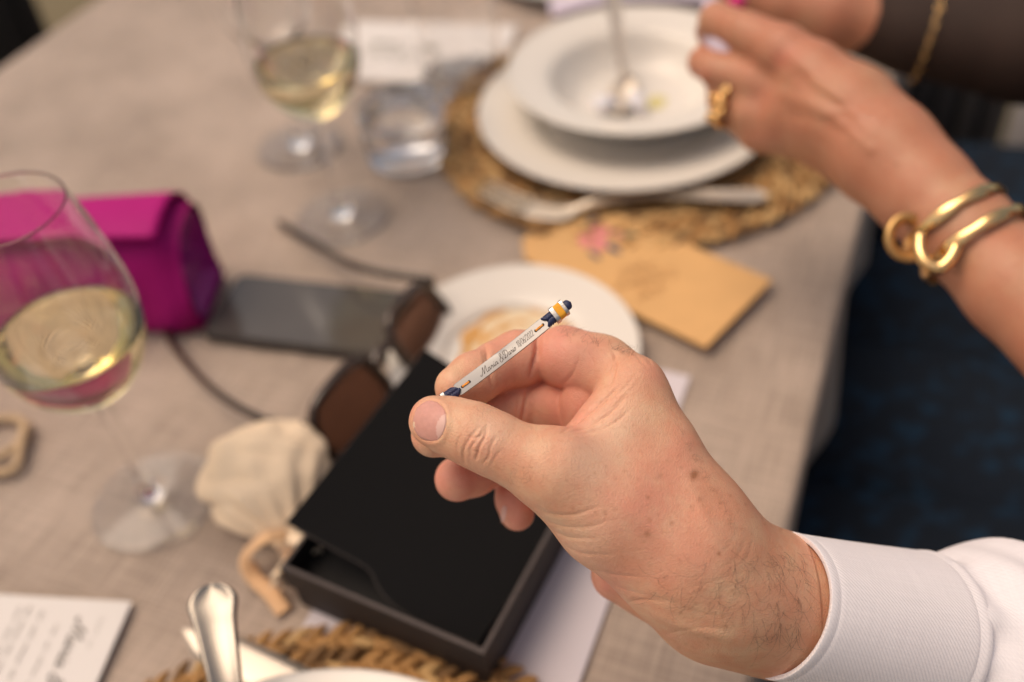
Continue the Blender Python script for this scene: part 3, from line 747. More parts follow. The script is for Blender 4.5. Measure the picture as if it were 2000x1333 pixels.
# kraft envelope with flower sticker
ec = [T(1160, 405, .004), T(1507, 556, .004), T(1405, 702, .004), T(1062, 510, .004)]
ex = ec[1]-ec[0]; lx = np.linalg.norm(ex); ex /= lx; ey = np.array([ex[1], -ex[0], 0]); ly = abs((ec[2]-ec[1])@ey)
root = empty('kraft_envelope', (*ec[0][:2], .0006)); tag(root, 'orange kraft paper envelope with a flower sticker beside the far placemat', 'envelope')
under(sheet('body', (*ec[0][:2], 0), ex, ey, lx, ly, .0022, .0060, M['kraft'], curl=.0012), root)
fl = [ec[0]+ex*.002, ec[0]+ey*ly-ex*.0, ec[0]+ey*ly*.62-ex*.022]
V, Fc = prism([tuple(ec[0][:2]+ex[:2]*.001), tuple((ec[0]-ex*.017+ey*ly*.30)[:2]), tuple((ec[0]-ex*.020+ey*ly*.78)[:2]), tuple((ec[0]+ex*.001+ey*ly)[:2])][::-1], .0058, .0064)
under(link('flap', V, Fc, M['kraft'], smooth=False), root)
zt = .0060+.0012*.75+.0022
def on_env(u, v): p = ec[0]+ex*u+ey*v; return (p[0], p[1])
for (u, v, rx, ry, rt, mm_) in ((.028, .030, .0085, .0060, .3, 'pink_flower'), (.036, .040, .0085, .0065, .9, 'pink_flower'), (.026, .044, .007, .005, 1.5, 'pink_flower'), (.040, .028, .0055, .004, 2, 'pink_flower'),
                             (.016, .022, .0065, .0025, .8, 'grey_leaf'), (.046, .040, .0075, .0028, -.9, 'grey_leaf'), (.046, .022, .006, .0024, .2, 'green_leaf'), (.040, .052, .006, .0022, 2.2, 'grey_leaf'), (.020, .036, .005, .002, 1.9, 'green_leaf')):
    b = blot('sticker_petal' if 'flower' in mm_ else 'sticker_leaf', on_env((u-.033)*1.25+.035, (v-.036)*1.25+.036), zt+.0002+random.random()*.0002, rx*1.12, ry*1.12, rt, M[mm_], n=24, hgt=.0003, wob=.1); under(b, root)
M['kraft_ink'] = mat('kraft_ink', (.52, .31, .13), .7)
parts = []
for k in range(5):
    pts = [on_env(.075+.034*t+.004*math.sin(9*t+k*2), .040+.008*k+.006*math.sin(14*t+k)) for t in np.linspace(0, 1, 24)]
    parts.append(tube([(p_[0], p_[1], zt+.0001) for p_ in pts], .0004, 4))
under(link('print', *join(parts), M['kraft_ink']), root)
# far white card and napkin
cA, cB, cD = T(700, 43), T(1012, 52), T(1000, 150)
ex = cB-cA; lx = np.linalg.norm(ex); ex /= lx; ey = np.array([ex[1], -ex[0], 0])
card2 = sheet('name_card', cA, ex, ey, lx, .13, .0007, .0004, M['menu_paper'], curl=.0006); tag(card2, 'white printed card at the top beyond the water tumbler', 'menu card')
parts = []
for k, (u, v, lw) in enumerate(((.035, .052, .03), (.09, .060, .022), (.03, .070, .06), (.04, .080, .05))):
    pts = [cA+ex*(u+lw*t)+ey*(v+.003*math.sin(20*t+k)) for t in np.linspace(0, 1, 16)]
    parts.append(tube([(q[0], q[1], .0016) for q in pts], .0016 if k < 2 else .0005, 5))
link('print', *join(parts), M['green_leaf'], card2)
nc = T(1205, 22); 
def napkin():
    V, Fc = [], []; n = 26
    for i in range(n+1):
        for j in range(n+1):
            u, v = i/n, j/n; x = nc[0]-.075+.21*u; y = nc[1]-.015+.13*v
            V.append((x, y, .0095+.006*math.sin(5*u+2*v)+.004*math.sin(11*v+3*u)+.005*u))
    for i in range(n):
        for j in range(n): a = i*(n+1)+j; Fc.append((a, a+n+1, a+n+2, a+1))
    return V, Fc
o = link('napkin', *napkin(), M['lilac']); sm = o.modifiers.new('thick', 'SOLIDIFY'); sm.thickness = .004
tag(o, 'pale lilac folded napkin at the top behind the soup plate', 'napkin')

# ------------------------------------------------------------------ black gift box with insert on a white card
bx = T(945, 1276, .045)-T(548, 1106, .045); bx[2] = 0; lbx = np.linalg.norm(bx); bx /= lbx; by = np.array([-bx[1], bx[0], 0]); bl0 = T(548, 1106, .045)
lby = .158
def boxring(z0, z1, grow, wall, floor, mats_):
    """open tray: outer and inner walls with a floor; returns object geometry"""
    o0 = np.array([bl0[0], bl0[1]])-bx[:2]*grow-by[:2]*grow
    def rect(d, x0=0): return [o0+bx[:2]*d+by[:2]*d, o0+bx[:2]*(lbx+2*grow-d)+by[:2]*d, o0+bx[:2]*(lbx+2*grow-d)+by[:2]*(lby+2*grow-d), o0+bx[:2]*d+by[:2]*(lby+2*grow-d)]
    b = .0006
    rings = [(rect(b), z0), (rect(0), z0+b), (rect(0), z1-b), (rect(b), z1), (rect(wall-b), z1), (rect(wall), z1-b), (rect(wall), z0+floor)]
    V = [(p[0], p[1], z) for r_, z in rings for p in r_]; Fc = []; mi = []
    for k in range(len(rings)-1):
        for i in range(4): j = (i+1) % 4; Fc.append((k*4+i, k*4+j, (k+1)*4+j, (k+1)*4+i)); mi.append(0 if k < 2 else (1 if k < 4 else 2))
    Fc.append((3, 2, 1, 0)); mi.append(0); k = (len(rings)-1)*4; Fc.append((k, k+1, k+2, k+3)); mi.append(2)
    return V, Fc, mi
root = empty('gift_box', (bl0[0], bl0[1], .0016)); tag(root, 'open black gift box lying under the hand on a white card', 'gift box')
V, Fc, mi = boxring(.0016, .0200, -.0018, .003, .003, None); under(link('base', V, Fc, smooth=False, mats=[M['brown_card'], M['fibre_edge'], M['black_card']], midx=mi), root)
V, Fc, mi = boxring(.0200, .0235, -.0055, .003, .0, None); under(link('neck', V, Fc, smooth=False, mats=[M['foam'], M['foam'], M['foam']], midx=mi), root)
V, Fc, mi = boxring(.0235, .0450, .0005, .0030, .002, None); under(link('tray', V, Fc, smooth=False, mats=[M['brown_card'], M['fibre_edge'], M['black_card']], midx=mi), root)
# insert: padded card with a finger notch, tipped up on its left side
ia, ib = T(558, 1021, .062), T(830, 681, .085)
iy = ib-ia; liy = np.linalg.norm(iy); iy /= liy
ix = T(945, 1268, .030)-ia; ix -= iy*(ix@iy); lix = np.linalg.norm(ix); ix /= lix
iz = np.cross(ix, iy)
def on_insert(x, y):
    d = ray(x, y); t = ((ia-C_)@iz)/(d@iz); p_ = C_+d*t-ia; return (p_@ix, p_@iy)
out = [on_insert(*q_) for q_ in [(558, 1021), (600, 1045), (640, 1067), (700, 1099), (716, 1109), (727, 1122), (735, 1142), (748, 1162), (768, 1182), (800, 1204), (850, 1228), (900, 1247), (932, 1258), (1000, 1160), (1070, 1058)]]
out += [(out[-1][0]-.006, liy*.97), (0, liy)]
V, Fc = prism(out, -.0022, 0, .0003)
V = [ia+ix*v[0]+iy*v[1]+iz*v[2] for v in V]
n_ = len(out)
under(link('insert', V, Fc, smooth=False, mats=[M['foam'], M['fibre_edge']], midx=[0 if (i // n_ == 0) else 1 for i in range(len(Fc)-2)]+[0, 0]), root)
pr = T(1348, 738); pe = UV_
pc = np.array([pr[0], pr[1], 0]); ey = -np.array([UV_[0], UV_[1], 0]); ex = -np.array([NV_[0], NV_[1], 0])
o = sheet('white_card', pc, ex, ey, .165, .29, .0007, .0004, M['paper'], curl=.0003); tag(o, 'large white card lying under the black gift box', 'card')
# ------------------------------------------------------------------ phone, sunglasses, clutch, pouch, twine
q = [T(470, 531, .009), T(803, 561, .009), T(765, 706, .009), T(374, 651, .009)]
ex = (q[1]-q[0]+q[2]-q[3])/2; ex[2] = 0; lx = .152; ex /= np.linalg.norm(ex); ey = np.array([-ex[1], ex[0], 0]); c0 = sum(q)/4; ly = .074
def rrect(c, ex, ey, lx, ly, r, n=6):
    P = []
    for sx, sy, a0 in ((1, -1, -90), (1, 1, 0), (-1, 1, 90), (-1, -1, 180)):
        for k in range(n+1):
            a = rad(a0+90*k/n); x = sx*(lx/2-r)+r*math.cos(a); y = sy*(ly/2-r)+r*math.sin(a); P.append((c[0]+ex[0]*x+ey[0]*y, c[1]+ex[1]*x+ey[1]*y))
    return P
root = empty('smartphone', (c0[0], c0[1], .0006)); tag(root, 'black smartphone lying face up beside the magenta clutch', 'phone')
under(link('case', *prism(rrect(c0, ex, ey, lx, ly, .009), .0008, .0086, .0018), M['phone_case'], smooth=False), root)
under(link('screen', *prism(rrect(c0, ex, ey, lx-.005, ly-.005, .007), .0084, .0092, .0003), M['phone_glass'], smooth=False), root)
under(link('earpiece', *prism(rrect(c0+ex*(lx/2-.006), ex, ey, .0016, .012, .0007), .0090, .00925, .0), M['dark_hole'], smooth=False), root)
# sunglasses
H1, H2 = T(838, 548, .034), T(592, 838, .034)
wv = H2-H1; wl_ = np.linalg.norm(wv); wv /= wl_; outv = np.cross(wv, [0, 0, 1]); outv = -outv if outv[0] < 0 else outv
dn = np.array([0, 0, -1.])*.86+outv*.50; dn /= np.linalg.norm(dn)
root = empty('sunglasses', (*((H1+H2)/2)[:2], .001)); tag(root, 'dark tortoiseshell sunglasses with brown lenses open on the table beside the phone', 'sunglasses')
def fp(a, b, bulge=True):   # a along front, b down
    t = (a/wl_-.5)*2; return H1+wv*a+dn*(b-.012)+outv*(.010*(1-t*t) if bulge else 0)
lw = .064; 
def lens_outline(a0, sgn, s=1.0, n=30):
    out = []
    for i in range(n):
        an = 2*math.pi*i/n; x = math.cos(an); y = math.sin(an)
        px_ = math.copysign(abs(x)**.58, x)*lw/2*s; py_ = math.copysign(abs(y)**.62, y)*.0235*s
        px_ *= 1-.10*(py_/.0235); py_ -= .004*sgn*px_/(lw/2)
        out.append((a0+px_, .0235-py_ if True else 0))
    return out
for a0, sg in ((.008+lw/2-.004, -1), (wl_-.004-lw/2, 1)):
    ol = lens_outline(a0, sg)
    rim = tube([fp(*p_) for p_ in ol]+[fp(*ol[0])], .0040, 8, cap=False); rm = under(link('rim', *rim, M['tortoise']), root)
    V = [fp(a0, .0235)+outv*.001]+[fp(*p_) for p_ in ol]; nn = len(ol); V2 = [v-outv*.0018 for v in V]
    Fc = [(0, 1+i, 1+(i+1) % nn) for i in range(nn)]+[(nn+1, nn+2+(i+1) % nn, nn+2+i) for i in range(nn)]
    l_ = link('lens', V+V2, Fc, M['lens'], rm)
mid = wl_/2
under(link('bridge', *tube(smooth_path([fp(mid-.011, .014), fp(mid-.005, .010), fp(mid+.004, .010), fp(mid+.011, .014)], 12), .0048, 8, flat=.7), M['tortoise']), root)
t1 = smooth_path([fp(.0, .012, False), T(834, 547, .034), T(700, 522, .030), T(620, 478, .014), T(547, 437, .004)], 40)
t2 = smooth_path([fp(wl_, .012, False), T(586, 838, .034), T(510, 818, .032), T(420, 765, .022), T(345, 685, .009), T(322, 640, .004)], 40)
for t_ in (t1, t2):
    under(link('temple', *tube(t_, [.0030]*12+[.0026]*16+[.0030]*12, 10, flat=1.5, up=(0, 0, 1)), M['tortoise']), root)
for h in (fp(.001, .012, False), fp(wl_-.001, .012, False)):
    under(link('hinge', *tube([h-np.array([0, 0, .004]), h+np.array([0, 0, .004])], .0022, 8), M['tortoise']), root)
# magenta clutch: soft box with folded-over flap
pb0, pb1 = T(-130, 668), T(398, 652); ex = pb1-pb0; lx = np.linalg.norm(ex); ex /= lx; ey = np.array([-ex[1], ex[0], 0])
root = empty('clutch_bag', (*pb1[:2], .0008)); tag(root, 'magenta satin clutch bag lying behind the near wine glass', 'clutch bag')
prof = [(.004, .001), (-.002, .006), (-.004, .020), (-.004, .045), (.000, .068), (.010, .084), (.026, .093), (.046, .094), (.062, .086), (.070, .066), (.074, .040), (.074, .012), (.068, .001)]
pp = smooth_path(prof+[prof[0]], 72)[:-1]
V, Fc = [], []; ns = 60
for i in range(ns):
    t = i/(ns-1); x = lx*t
    sq = 1-.16*math.exp(-((1-t)*lx/.012)**2)-.04*math.exp(-((1-t)*lx/.05)**2)-.05*math.exp(-(t*lx/.02)**2)
    for k, (y, z) in enumerate(pp):
        dent = .0035*math.sin(19*x+z*40)*math.sin(z*33)+.003*math.sin(47*x+y*60)+.0015*math.sin(90*x-z*80)
        yy = .035+(y-.035)*sq+dent; zz = max(.0008, .0465+(z-.0465)*sq+dent*.6 if z > .004 else .0008)
        p_ = pb0+ex*x+ey*yy; V.append((p_[0], p_[1], zz))
m_ = len(pp)
for i in range(ns-1):
    for k in range(m_): l = (k+1) % m_; Fc.append((i*m_+k, i*m_+l, (i+1)*m_+l, (i+1)*m_+k))
under(link('body', V, [f[::-1] for f in Fc], M['magenta']), root)
# pleated end gusset, folded inward
for tt, sg in ((1, -1), (0, 1)):
    GV, GF = [], []; rings_ = [(1, 0), (.86, .006), (.66, .016), (.4, .012), (.15, .020), (0, .022)]
    base = pb0+ex*(lx*tt)
    for s_, dp in rings_:
        for y, z in pp:
            sq = .80 if tt == 1 else .95
            fold = .006*math.cos((z-.046)*90)*(1-s_)
            yy = .035+(y-.035)*s_*sq; zz = max(.0010, .0465+(z-.0465)*s_*sq)
            p_ = base+ex*sg*(dp+fold if s_ < 1 else 0)+ey*yy; GV.append((p_[0], p_[1], zz))
    for k in range(len(rings_)-1):
        for i in range(m_): j = (i+1) % m_; GF.append((k*m_+i, k*m_+j, (k+1)*m_+j, (k+1)*m_+i))
    under(link('gusset', GV, GF if tt == 1 else [f[::-1] for f in GF], M['magenta_dark']), root)
# flap over the top and front
fprof = smooth_path([(.0775, .050), (.0725, .076), (.063, .0905), (.046, .0982), (.028, .0990), (.014, .0962), (.004, .0900)], 30)
V, Fc = [], []; ns = 40
for i in range(ns):
    t = i/(ns-1); x = lx*(.01+.955*t); 
    for k, (y, z) in enumerate(fprof):
        dent = .0012*math.sin(23*x+k*.2); lift = .008*(k/29)**4*(.75+.25*math.sin(11*x))
        p_ = pb0+ex*x+ey*(y-lift*.4); V.append((p_[0], p_[1], z+dent+lift))
for i in range(ns-1):
    for k in range(29): Fc.append((i*30+k, i*30+k+1, (i+1)*30+k+1, (i+1)*30+k))
o = link('flap', V, [f[::-1] for f in Fc], M['magenta']); sm = o.modifiers.new('thick', 'SOLIDIFY'); sm.thickness = .0022; sm.offset = 1; under(o, root)
# cream drawstring pouch: body, ruffled mouth, ribbon
pc_ = T(525, 950, .018); nk = T(575, 1065, .022); ax = nk-pc_; ax[2] = 0; La = np.linalg.norm(ax); ax /= La; ay = np.array([-ax[1], ax[0], 0])
root = empty('drawstring_pouch', (*pc_[:2], .001)); tag(root, 'cream cotton drawstring pouch beside the black gift box', 'pouch')
V, Fc = [], []; ns, nr_ = 46, 72
for i in range(ns):
    t = i/(ns-1); s_ = -.046+t*(.046+La+.016)
    if s_ < La-.010: u = (s_+.046)/(La-.010+.046); rw = .040*max(0., 1-(2*u-.86)**2/1.2996)**.5 if u < .86 else None
    u = min(1, (s_+.046)/(La+.036)); 
    rw = .041*math.sin(math.pi*min(1, u*1.06)**.72)**.62+.0005 if u < .80 else None
    if rw is None:
        rn = .041*math.sin(math.pi*(.80*1.06)**.72)**.62
        v_ = (u-.80)/.20; rw = rn*(1-v_)**1.3*.9+.0085*v_+.1*rn*(1-v_)
    if s_ > La: rw = .0085+(s_-La)*.75
    pl = min(1, max(0, (u-.5)/.45))
    for k in range(nr_):
        a = 2*math.pi*k/nr_
        w_ = 1+pl*.18*math.cos(11*a+.8*math.sin(3*a)+20*s_)+.05*math.sin(2*a+s_*60)+.05*math.sin(5*a+s_*110+1)-.09*(abs(math.sin(3.5*a+s_*70+.7*math.sin(s_*130)))**6)+.05*abs(math.sin(4.5*a-s_*95))-.05*math.exp(-((math.sin(a-1.2)*.8+s_*18-.2)/.12)**2)
        y = rw*w_*math.cos(a); z = .58*rw*w_*math.sin(a)
        zc = max(.0226*min(1, rw/.040+.25), .58*rw*.9+.001)
        p_ = pc_+ax*s_+ay*y; V.append((p_[0], p_[1], max(.0012, zc+z)))
for i in range(ns-1):
    for k in range(nr_): l = (k+1) % nr_; Fc.append((i*nr_+k, (i+1)*nr_+k, (i+1)*nr_+l, i*nr_+l))
Fc.append(tuple(range(nr_)))
o = under(link('bag', V, [f[::-1] for f in Fc], M['cotton']), root); sm = o.modifiers.new('thick', 'SOLIDIFY'); sm.thickness = .0012; sm.offset = -1
def ribbon(path, w, name='ribbon', th=.0007, mt='ribbon', upv=None, n=40):
    P = smooth_path(path, n); V, Fc = [], []
    for i in range(n):
        t = P[min(i+1, n-1)]-P[max(i-1, 0)]; t /= np.linalg.norm(t); up = np.array(upv if upv is not None else [0, 0, 1.]); sd_ = np.cross(t, up); sd_ /= np.linalg.norm(sd_)+1e-9; nn = np.cross(sd_, t)
        for a, h in ((-1, 0), (-.5, .25), (0, .4), (.5, .25), (1, 0), (0, -.3)): V.append(P[i]+sd_*a*w+nn*h*th*2)
    for i in range(n-1):
        for k in range(6): l = (k+1) % 6; Fc.append((i*6+k, (i+1)*6+k, (i+1)*6+l, i*6+l))
    Fc += [tuple(range(6)), tuple((n-1)*6+k for k in reversed(range(6)))]
    return link(name, V, Fc, M[mt])
under(ribbon([T(560, 1040, .026), T(515, 1050, .030), T(484, 1085, .018), T(495, 1125, .006), T(530, 1160, .003), T(556, 1195, .002)], .0056, th=.0003), root)
under(ribbon([T(560, 1045, .024), T(585, 1058, .030), T(590, 1085, .020)], .005, mt='cotton'), root)
nkp = [nk+ay*.0092*math.cos(a)+np.array([0, 0, .0075*math.sin(a)-.012]) for a in np.linspace(0, 2*math.pi, 26)]
under(link('drawstring', *tube(nkp, .0014, 6, cap=False), M['ribbon']), root)
# coil of beige twine at the left
root_c = T(2, 862)
pts = []
for t in np.linspace(0, 1, 120):
    a = 2*math.pi*(1.15*t)-.5; r_ = .0225
    pts.append((root_c[0]-.002+r_*math.cos(a), root_c[1]+r_*math.sin(a)*.85-.004*t, .0035+.004*t))
end = smooth_path([pts[-1], tuple(T(30, 912, .006)), tuple(T(-20, 925, .004)), tuple(T(-70, 930, .004))], 30)
o = link('twine_coil', *tube(np.vstack([pts, end[1:]]), .0032, 8), M['twine']); tag(o, 'loop of beige twine at the left edge below the near glass bowl', 'twine')
# ------------------------------------------------------------------ the man's hand
D0 = .390
def dz(mm): return D0+mm/1000.0
hand = Body()
H_ = lambda *a: [(x, y, dz(z), r) for x, y, z, r in a]
# palm and back of the hand, wrist, forearm
hand.chain(H_((1238, 757, 9, 58), (1290, 885, 4, 66), (1345, 1010, 2, 84), (1410, 1135, 4, 92)), 12, 14)
hand.chain(H_((1238, 800, 26, 52), (1290, 950, 24, 70), (1400, 1140, 22, 90)), 12, 16)
hand.chain(H_((1240, 850, 44, 50), (1300, 990, 42, 72), (1400, 1150, 32, 86)), 12, 16)
hand.chain(H_((1245, 900, 58, 46), (1270, 1040, 54, 68), (1390, 1165, 38, 80)), 12, 16)
hand.chain(H_((1205, 1000, -2, 112), (1330, 1080, 0, 124), (1415, 1150, 4, 108)), 14, 18)
hand.chain(H_((1410, 1148, 8, 106), (1545, 1186, 14, 113), (1830, 1252, 34, 122)), 10, 22)
hand.chain(H_((1400, 1160, 26, 92), (1545, 1190, 30, 100), (1830, 1255, 48, 110)), 10, 22)
hand.chain(H_((1206, 1122, 42, 52), (1275, 1130, 46, 70), (1390, 1165, 38, 80)), 8, 12)           # heel of the palm
# thumb
hand.chain(H_((1190, 985, -6, 96), (1090, 922, -12, 76), (1010, 890, -12, 63)), 10, 16)
hand.chain(H_((1010, 890, -12, 63), (965, 868, -11, 61), (922, 848, -9, 60), (880, 833, -6, 54), (849, 823, -3, 49)), 4, 2)
# web between thumb and index
hand.chain(H_((1150, 905, 0, 52), (1205, 840, 2, 50), (1238, 775, 8, 48)), 8, 12)
hand.chain(H_((1118, 868, 4, 22), (1168, 818, 3, 25), (1214, 768, 7, 32)), 6, 8)
# index finger
hand.chain(H_((1238, 752, 9, 58), (1175, 718, 22, 58), (1102, 697, 32, 62)), 6, 1.6)
hand.chain(H_((1068, 692, 38, 46), (1012, 702, 34, 56), (968, 716, 28, 50)), 2, 1.2)
hand.chain(H_((962, 722, 26, 49), (925, 740, 20, 50), (892, 757, 14, 43)), 3, 1.2)
# palm pad behind the web
hand.chain(H_((1172, 748, 21, 42), (1150, 790, 27, 50), (1150, 850, 34, 54)), 6, 1)
hand.chain(H_((1196, 760, 15, 30), (1182, 800, 19, 32), (1165, 840, 24, 34)), 4, 1.5)
# middle finger
hand.chain(H_((1236, 806, 28, 52), (1150, 802, 38, 54), (1064, 794, 40, 57)), 5, 1)
hand.chain(H_((1060, 794, 41, 51), (998, 798, 38, 51), (944, 822, 32, 48)), 3, 1.2)
hand.chain(H_((944, 824, 32, 47), (890, 846, 25, 45), (847, 850, 19, 44)), 3, 1.5)
# ring finger
hand.chain(H_((1240, 850, 46, 50), (1085, 856, 66, 50)), 4, 4)
hand.chain(H_((1085, 856, 62, 46), (965, 902, 54, 45), (925, 922, 48, 46), (893, 936, 42, 44)), 3, 1.2)
# little finger
hand.chain(H_((1245, 900, 60, 44), (1060, 880, 78, 42)), 4, 4)
hand.chain(H_((1060, 880, 78, 38), (1003, 935, 66, 35), (1005, 975, 60, 36), (1010, 1003, 56, 34)), 3, 1.2)
HV, HQ = hand.mesh(0.52)
HV = relax(HV, HQ, 3, .5)
HN = normals(HV, HQ)
if (HN*HV).sum(1)[np.argmin(HV[:, 2])] > 0: HQ = HQ[:, ::-1]; HN = -HN
hx, hy = cpx(HV); facing = -(HN*HV).sum(1)/np.linalg.norm(HV, axis=1); hd_ = HV[:, 2]/1000-D0
disp = np.zeros(len(HV)); soft = np.clip(facing*3, 0, 1)
def groove(line, depth, w, lo=-.03, hi=.1, lip=.10, taper=True):
    L_ = smooth_path(line, 16); pad = 5*w
    ix = np.flatnonzero((hx > L_[:, 0].min()-pad) & (hx < L_[:, 0].max()+pad) & (hy > L_[:, 1].min()-pad) & (hy < L_[:, 1].max()+pad) & (hd_ > lo) & (hd_ < hi) & (soft > 0))
    if not len(ix): return
    d, t = pdist(hx[ix], hy[ix], L_); m = soft[ix]
    e = np.sin(np.pi*np.clip(t*.92+.04, 0, 1))**.5 if taper else 1
    disp[ix] += m*e*(-depth*1.15*np.exp(-d/(w*.8))+lip*depth*np.exp(-((d-2.1*w)/(w*1.1))**2))
def bulge(x, y, r, h, lo=-.03, hi=.1):
    d = np.hypot(hx-x, hy-y); disp[:] += soft*((hd_ > lo) & (hd_ < hi))*h*np.exp(-(d/r)**2)
TL = (-.03, .004)
# thumb knuckle creases
for ln, dp, w in [([(907, 906), (905, 882), (916, 858), (934, 836)], .55, 3.2), ([(920, 893), (921, 874), (938, 852), (946, 838)], .5, 3.0), ([(929, 897), (937, 873), (948, 850), (950, 832)], .7, 3.2),
                  ([(924, 880), (934, 884), (930, 896)], .35, 2.6), ([(912, 851), (924, 856), (940, 851)], .35, 2.6), ([(944, 906), (955, 890), (960, 868), (972, 852)], .45, 3.2), ([(958, 912), (968, 893), (980, 878)], .28, 3.0), ([(895, 886), (893, 868), (903, 848)], .25, 3)]:
    groove(ln, dp*1.15, w*.8, *TL)
bulge(930, 872, 22, .5, *TL)
# folds of the web
rw_ = random.Random(2)
for ln, dp, w in [([(1098, 844), (1130, 822), (1165, 795), (1200, 765)], .95, 4), ([(1104, 846), (1150, 832), (1190, 808), (1220, 778)], .7, 3.6), ([(1112, 850), (1160, 842), (1200, 826), (1230, 800)], .45, 3.2),
                  ([(1150, 800), (1180, 780), (1215, 750)], .22, 2.6), ([(1180, 790), (1210, 768), (1245, 728)], .16, 2.6), ([(1160, 815), (1200, 792), (1250, 745)], .16, 2.6)]:
    groove(ln, dp, w, -.03, .02)
for k in range(22):
    j_ = rw_.uniform(-4, 4); x0 = 1112+k*6; groove([(x0, 856+k*4+j_), (x0+40, 845+k*3), (x0+88, 815+k*2.6+j_), (x0+118, 790+k*3)], .07, 1.9, -.03, .02, .2)
# index: crease at the proximal joint side and knuckle
for ln, dp, w in [([(1050, 650), (1048, 690), (1036, 735)], 1.7, 4.6), ([(1130, 700), (1118, 730), (1100, 752)], .7, 4), ([(1194, 682), (1204, 705), (1196, 740), (1188, 756)], .55, 3.2), ([(1208, 712), (1222, 700), (1230, 690)], .3, 3), ([(1180, 735), (1195, 715), (1203, 690)], .4, 3),
                  ([(1240, 690), (1252, 706), (1262, 716)], .3, 3), ([(1250, 686), (1264, 700), (1274, 712)], .3, 3), ([(1150, 690), (1160, 712), (1150, 735)], .25, 4)]:
    groove(ln, dp, w, -.03, .05)
for ln, dp, w in [([(948, 676), (953, 705), (962, 755)], 1.3, 4.5), ([(941, 680), (945, 700), (952, 740)], .35, 3), ([(1030, 762), (1026, 790), (1020, 825)], 1.2, 4.5), ([(1018, 765), (1012, 795), (1008, 820)], .4, 3.5)]:
    groove(ln, dp, w, .0, .07)
# thumb base folds and wrist creases
for ln, dp, w in [([(1048, 992), (1075, 1004), (1120, 1006), (1170, 990)], .4, 3.6), ([(1060, 1012), (1095, 1028), (1145, 1030), (1200, 1015)], .3, 3.6), ([(1075, 1035), (1110, 1050), (1160, 1052)], .4, 4), ([(1095, 1065), (1140, 1082), (1190, 1084)], .35, 4),
                  ([(1120, 1098), (1180, 1120), (1250, 1128)], .35, 4), ([(1150, 1125), (1230, 1155), (1330, 1180)], .22, 4), ([(1215, 1180), (1260, 1172), (1300, 1178)], .4, 4),
                  ([(1455, 1050), (1448, 1075), (1430, 1098), (1405, 1112)], .16, 3.2), ([(1440, 1035), (1425, 1065), (1400, 1090)], .1, 3), ([(1470, 1058), (1462, 1085), (1450, 1100)], .16, 3), ([(1340, 1150), (1400, 1135), (1450, 1118)], .12, 4),
                  ([(1280, 1165), (1340, 1190), (1420, 1210)], .15, 5), ([(1300, 1240), (1360, 1225), (1420, 1230)], .25, 6)]:
    groove(ln, dp, w, -.04, .03)
for k in range(26):      # fine parallel lines on the thumb and its base
    x0 = 1000+k*13+rw_.uniform(-3, 3); y0 = 905+k*4.0+rw_.uniform(-25, 30)
    groove([(x0, y0+28), (x0+8, y0+4), (x0+4, y0-24)], .05, 1.9, -.04, .01)
for k in range(46):
    x0 = rw_.uniform(1120, 1330); y0 = rw_.uniform(930, 1090); an = rw_.uniform(-.5, .1); l = rw_.uniform(18, 45)
    groove([(x0, y0), (x0+l*.5*math.cos(an), y0+l*.5*math.sin(an)+2), (x0+l*math.cos(an), y0+l*math.sin(an))], .045, 1.9, -.04, .01, .2)
for k in range(36):
    t = k/36; x0 = 1335+t*110+rw_.uniform(-6, 6); y0 = 900+t*140+rw_.uniform(-10, 10); l = rw_.uniform(20, 50)
    groove([(x0, y0), (x0-l*.7, y0+l*.6)], .045, 1.9, -.04, .02, .2)
# tendon and vein relief on the back of the hand
for ln, h, w in [([(1330, 900), (1370, 1000), (1420, 1085)], .5, 14), ([(1180, 960), (1260, 1020), (1350, 1100), (1420, 1160)], .6, 18), ([(1250, 1190), (1340, 1225), (1460, 1255)], .9, 12)]:
    d, t = pdist(hx, hy, ln); disp += soft*(hd_ < .03)*h*np.exp(-(d/w)**2)*np.sin(np.pi*np.clip(t, 0.02, .98))
# thumb nail bed: sunk, with a raised fold of skin around it
NAIL = smooth_path([(806, 832), (809, 812), (818, 794), (836, 783), (856, 787), (869, 800), (872, 822), (866, 846), (855, 861), (838, 862), (818, 853), (806, 832)], 60)
def inside(x, y, P):
    r = np.zeros(x.shape, bool); n = len(P)
    for i in range(n):
        a, b = P[i], P[(i+1) % n]
        c = (a[1] > y) != (b[1] > y); r ^= c & (x < (b[0]-a[0])*(y-a[1])/(b[1]-a[1]+1e-9)+a[0])
    return r
dn_, _ = pdist(hx, hy, NAIL); ins = inside(hx, hy, NAIL); thumbm = (hd_ < .006) & (facing > .05) & (hx < 900)
disp += thumbm*np.where(ins, -.55*np.clip(dn_/6, 0, 1), .45*np.exp(-((dn_-4)/6)**2))
# little and ring finger nail edges
HV2 = HV+HN*disp[:, None]
# skin tone: blush, tan, pallor
blush = np.zeros(len(HV)); tan = np.zeros(len(HV)); pale = np.zeros(len(HV))
def g2(x, y, r): return np.exp(-(np.hypot(hx-x, hy-y)/r)**2)
deep = np.clip((hd_-.004)/.02, 0, 1)
blush += .62*deep*(hx < 1190)*(1-np.clip((hx-1150)/60, 0, 1))
blush += .55*g2(1100, 690, 60)*(hd_ > 0)+.5*g2(1130, 800, 50)+.5*g2(1130, 838, 30)+.45*g2(815, 800, 26)+.4*g2(1280, 725, 30)+.25*g2(930, 870, 35)
blush += .45*g2(1200, 1000, 70)+.42*g2(1290, 960, 80)+.35*g2(1320, 1080, 90)+.7*g2(1190, 1150, 40)+.3*g2(1350, 870, 50)
blush += .9*((hd_ > .03) & (hy > 880) & (hx < 1060))
tipw = (hx < 905)*(hd_ > .006)*(hy < 780); blush -= .25*tipw
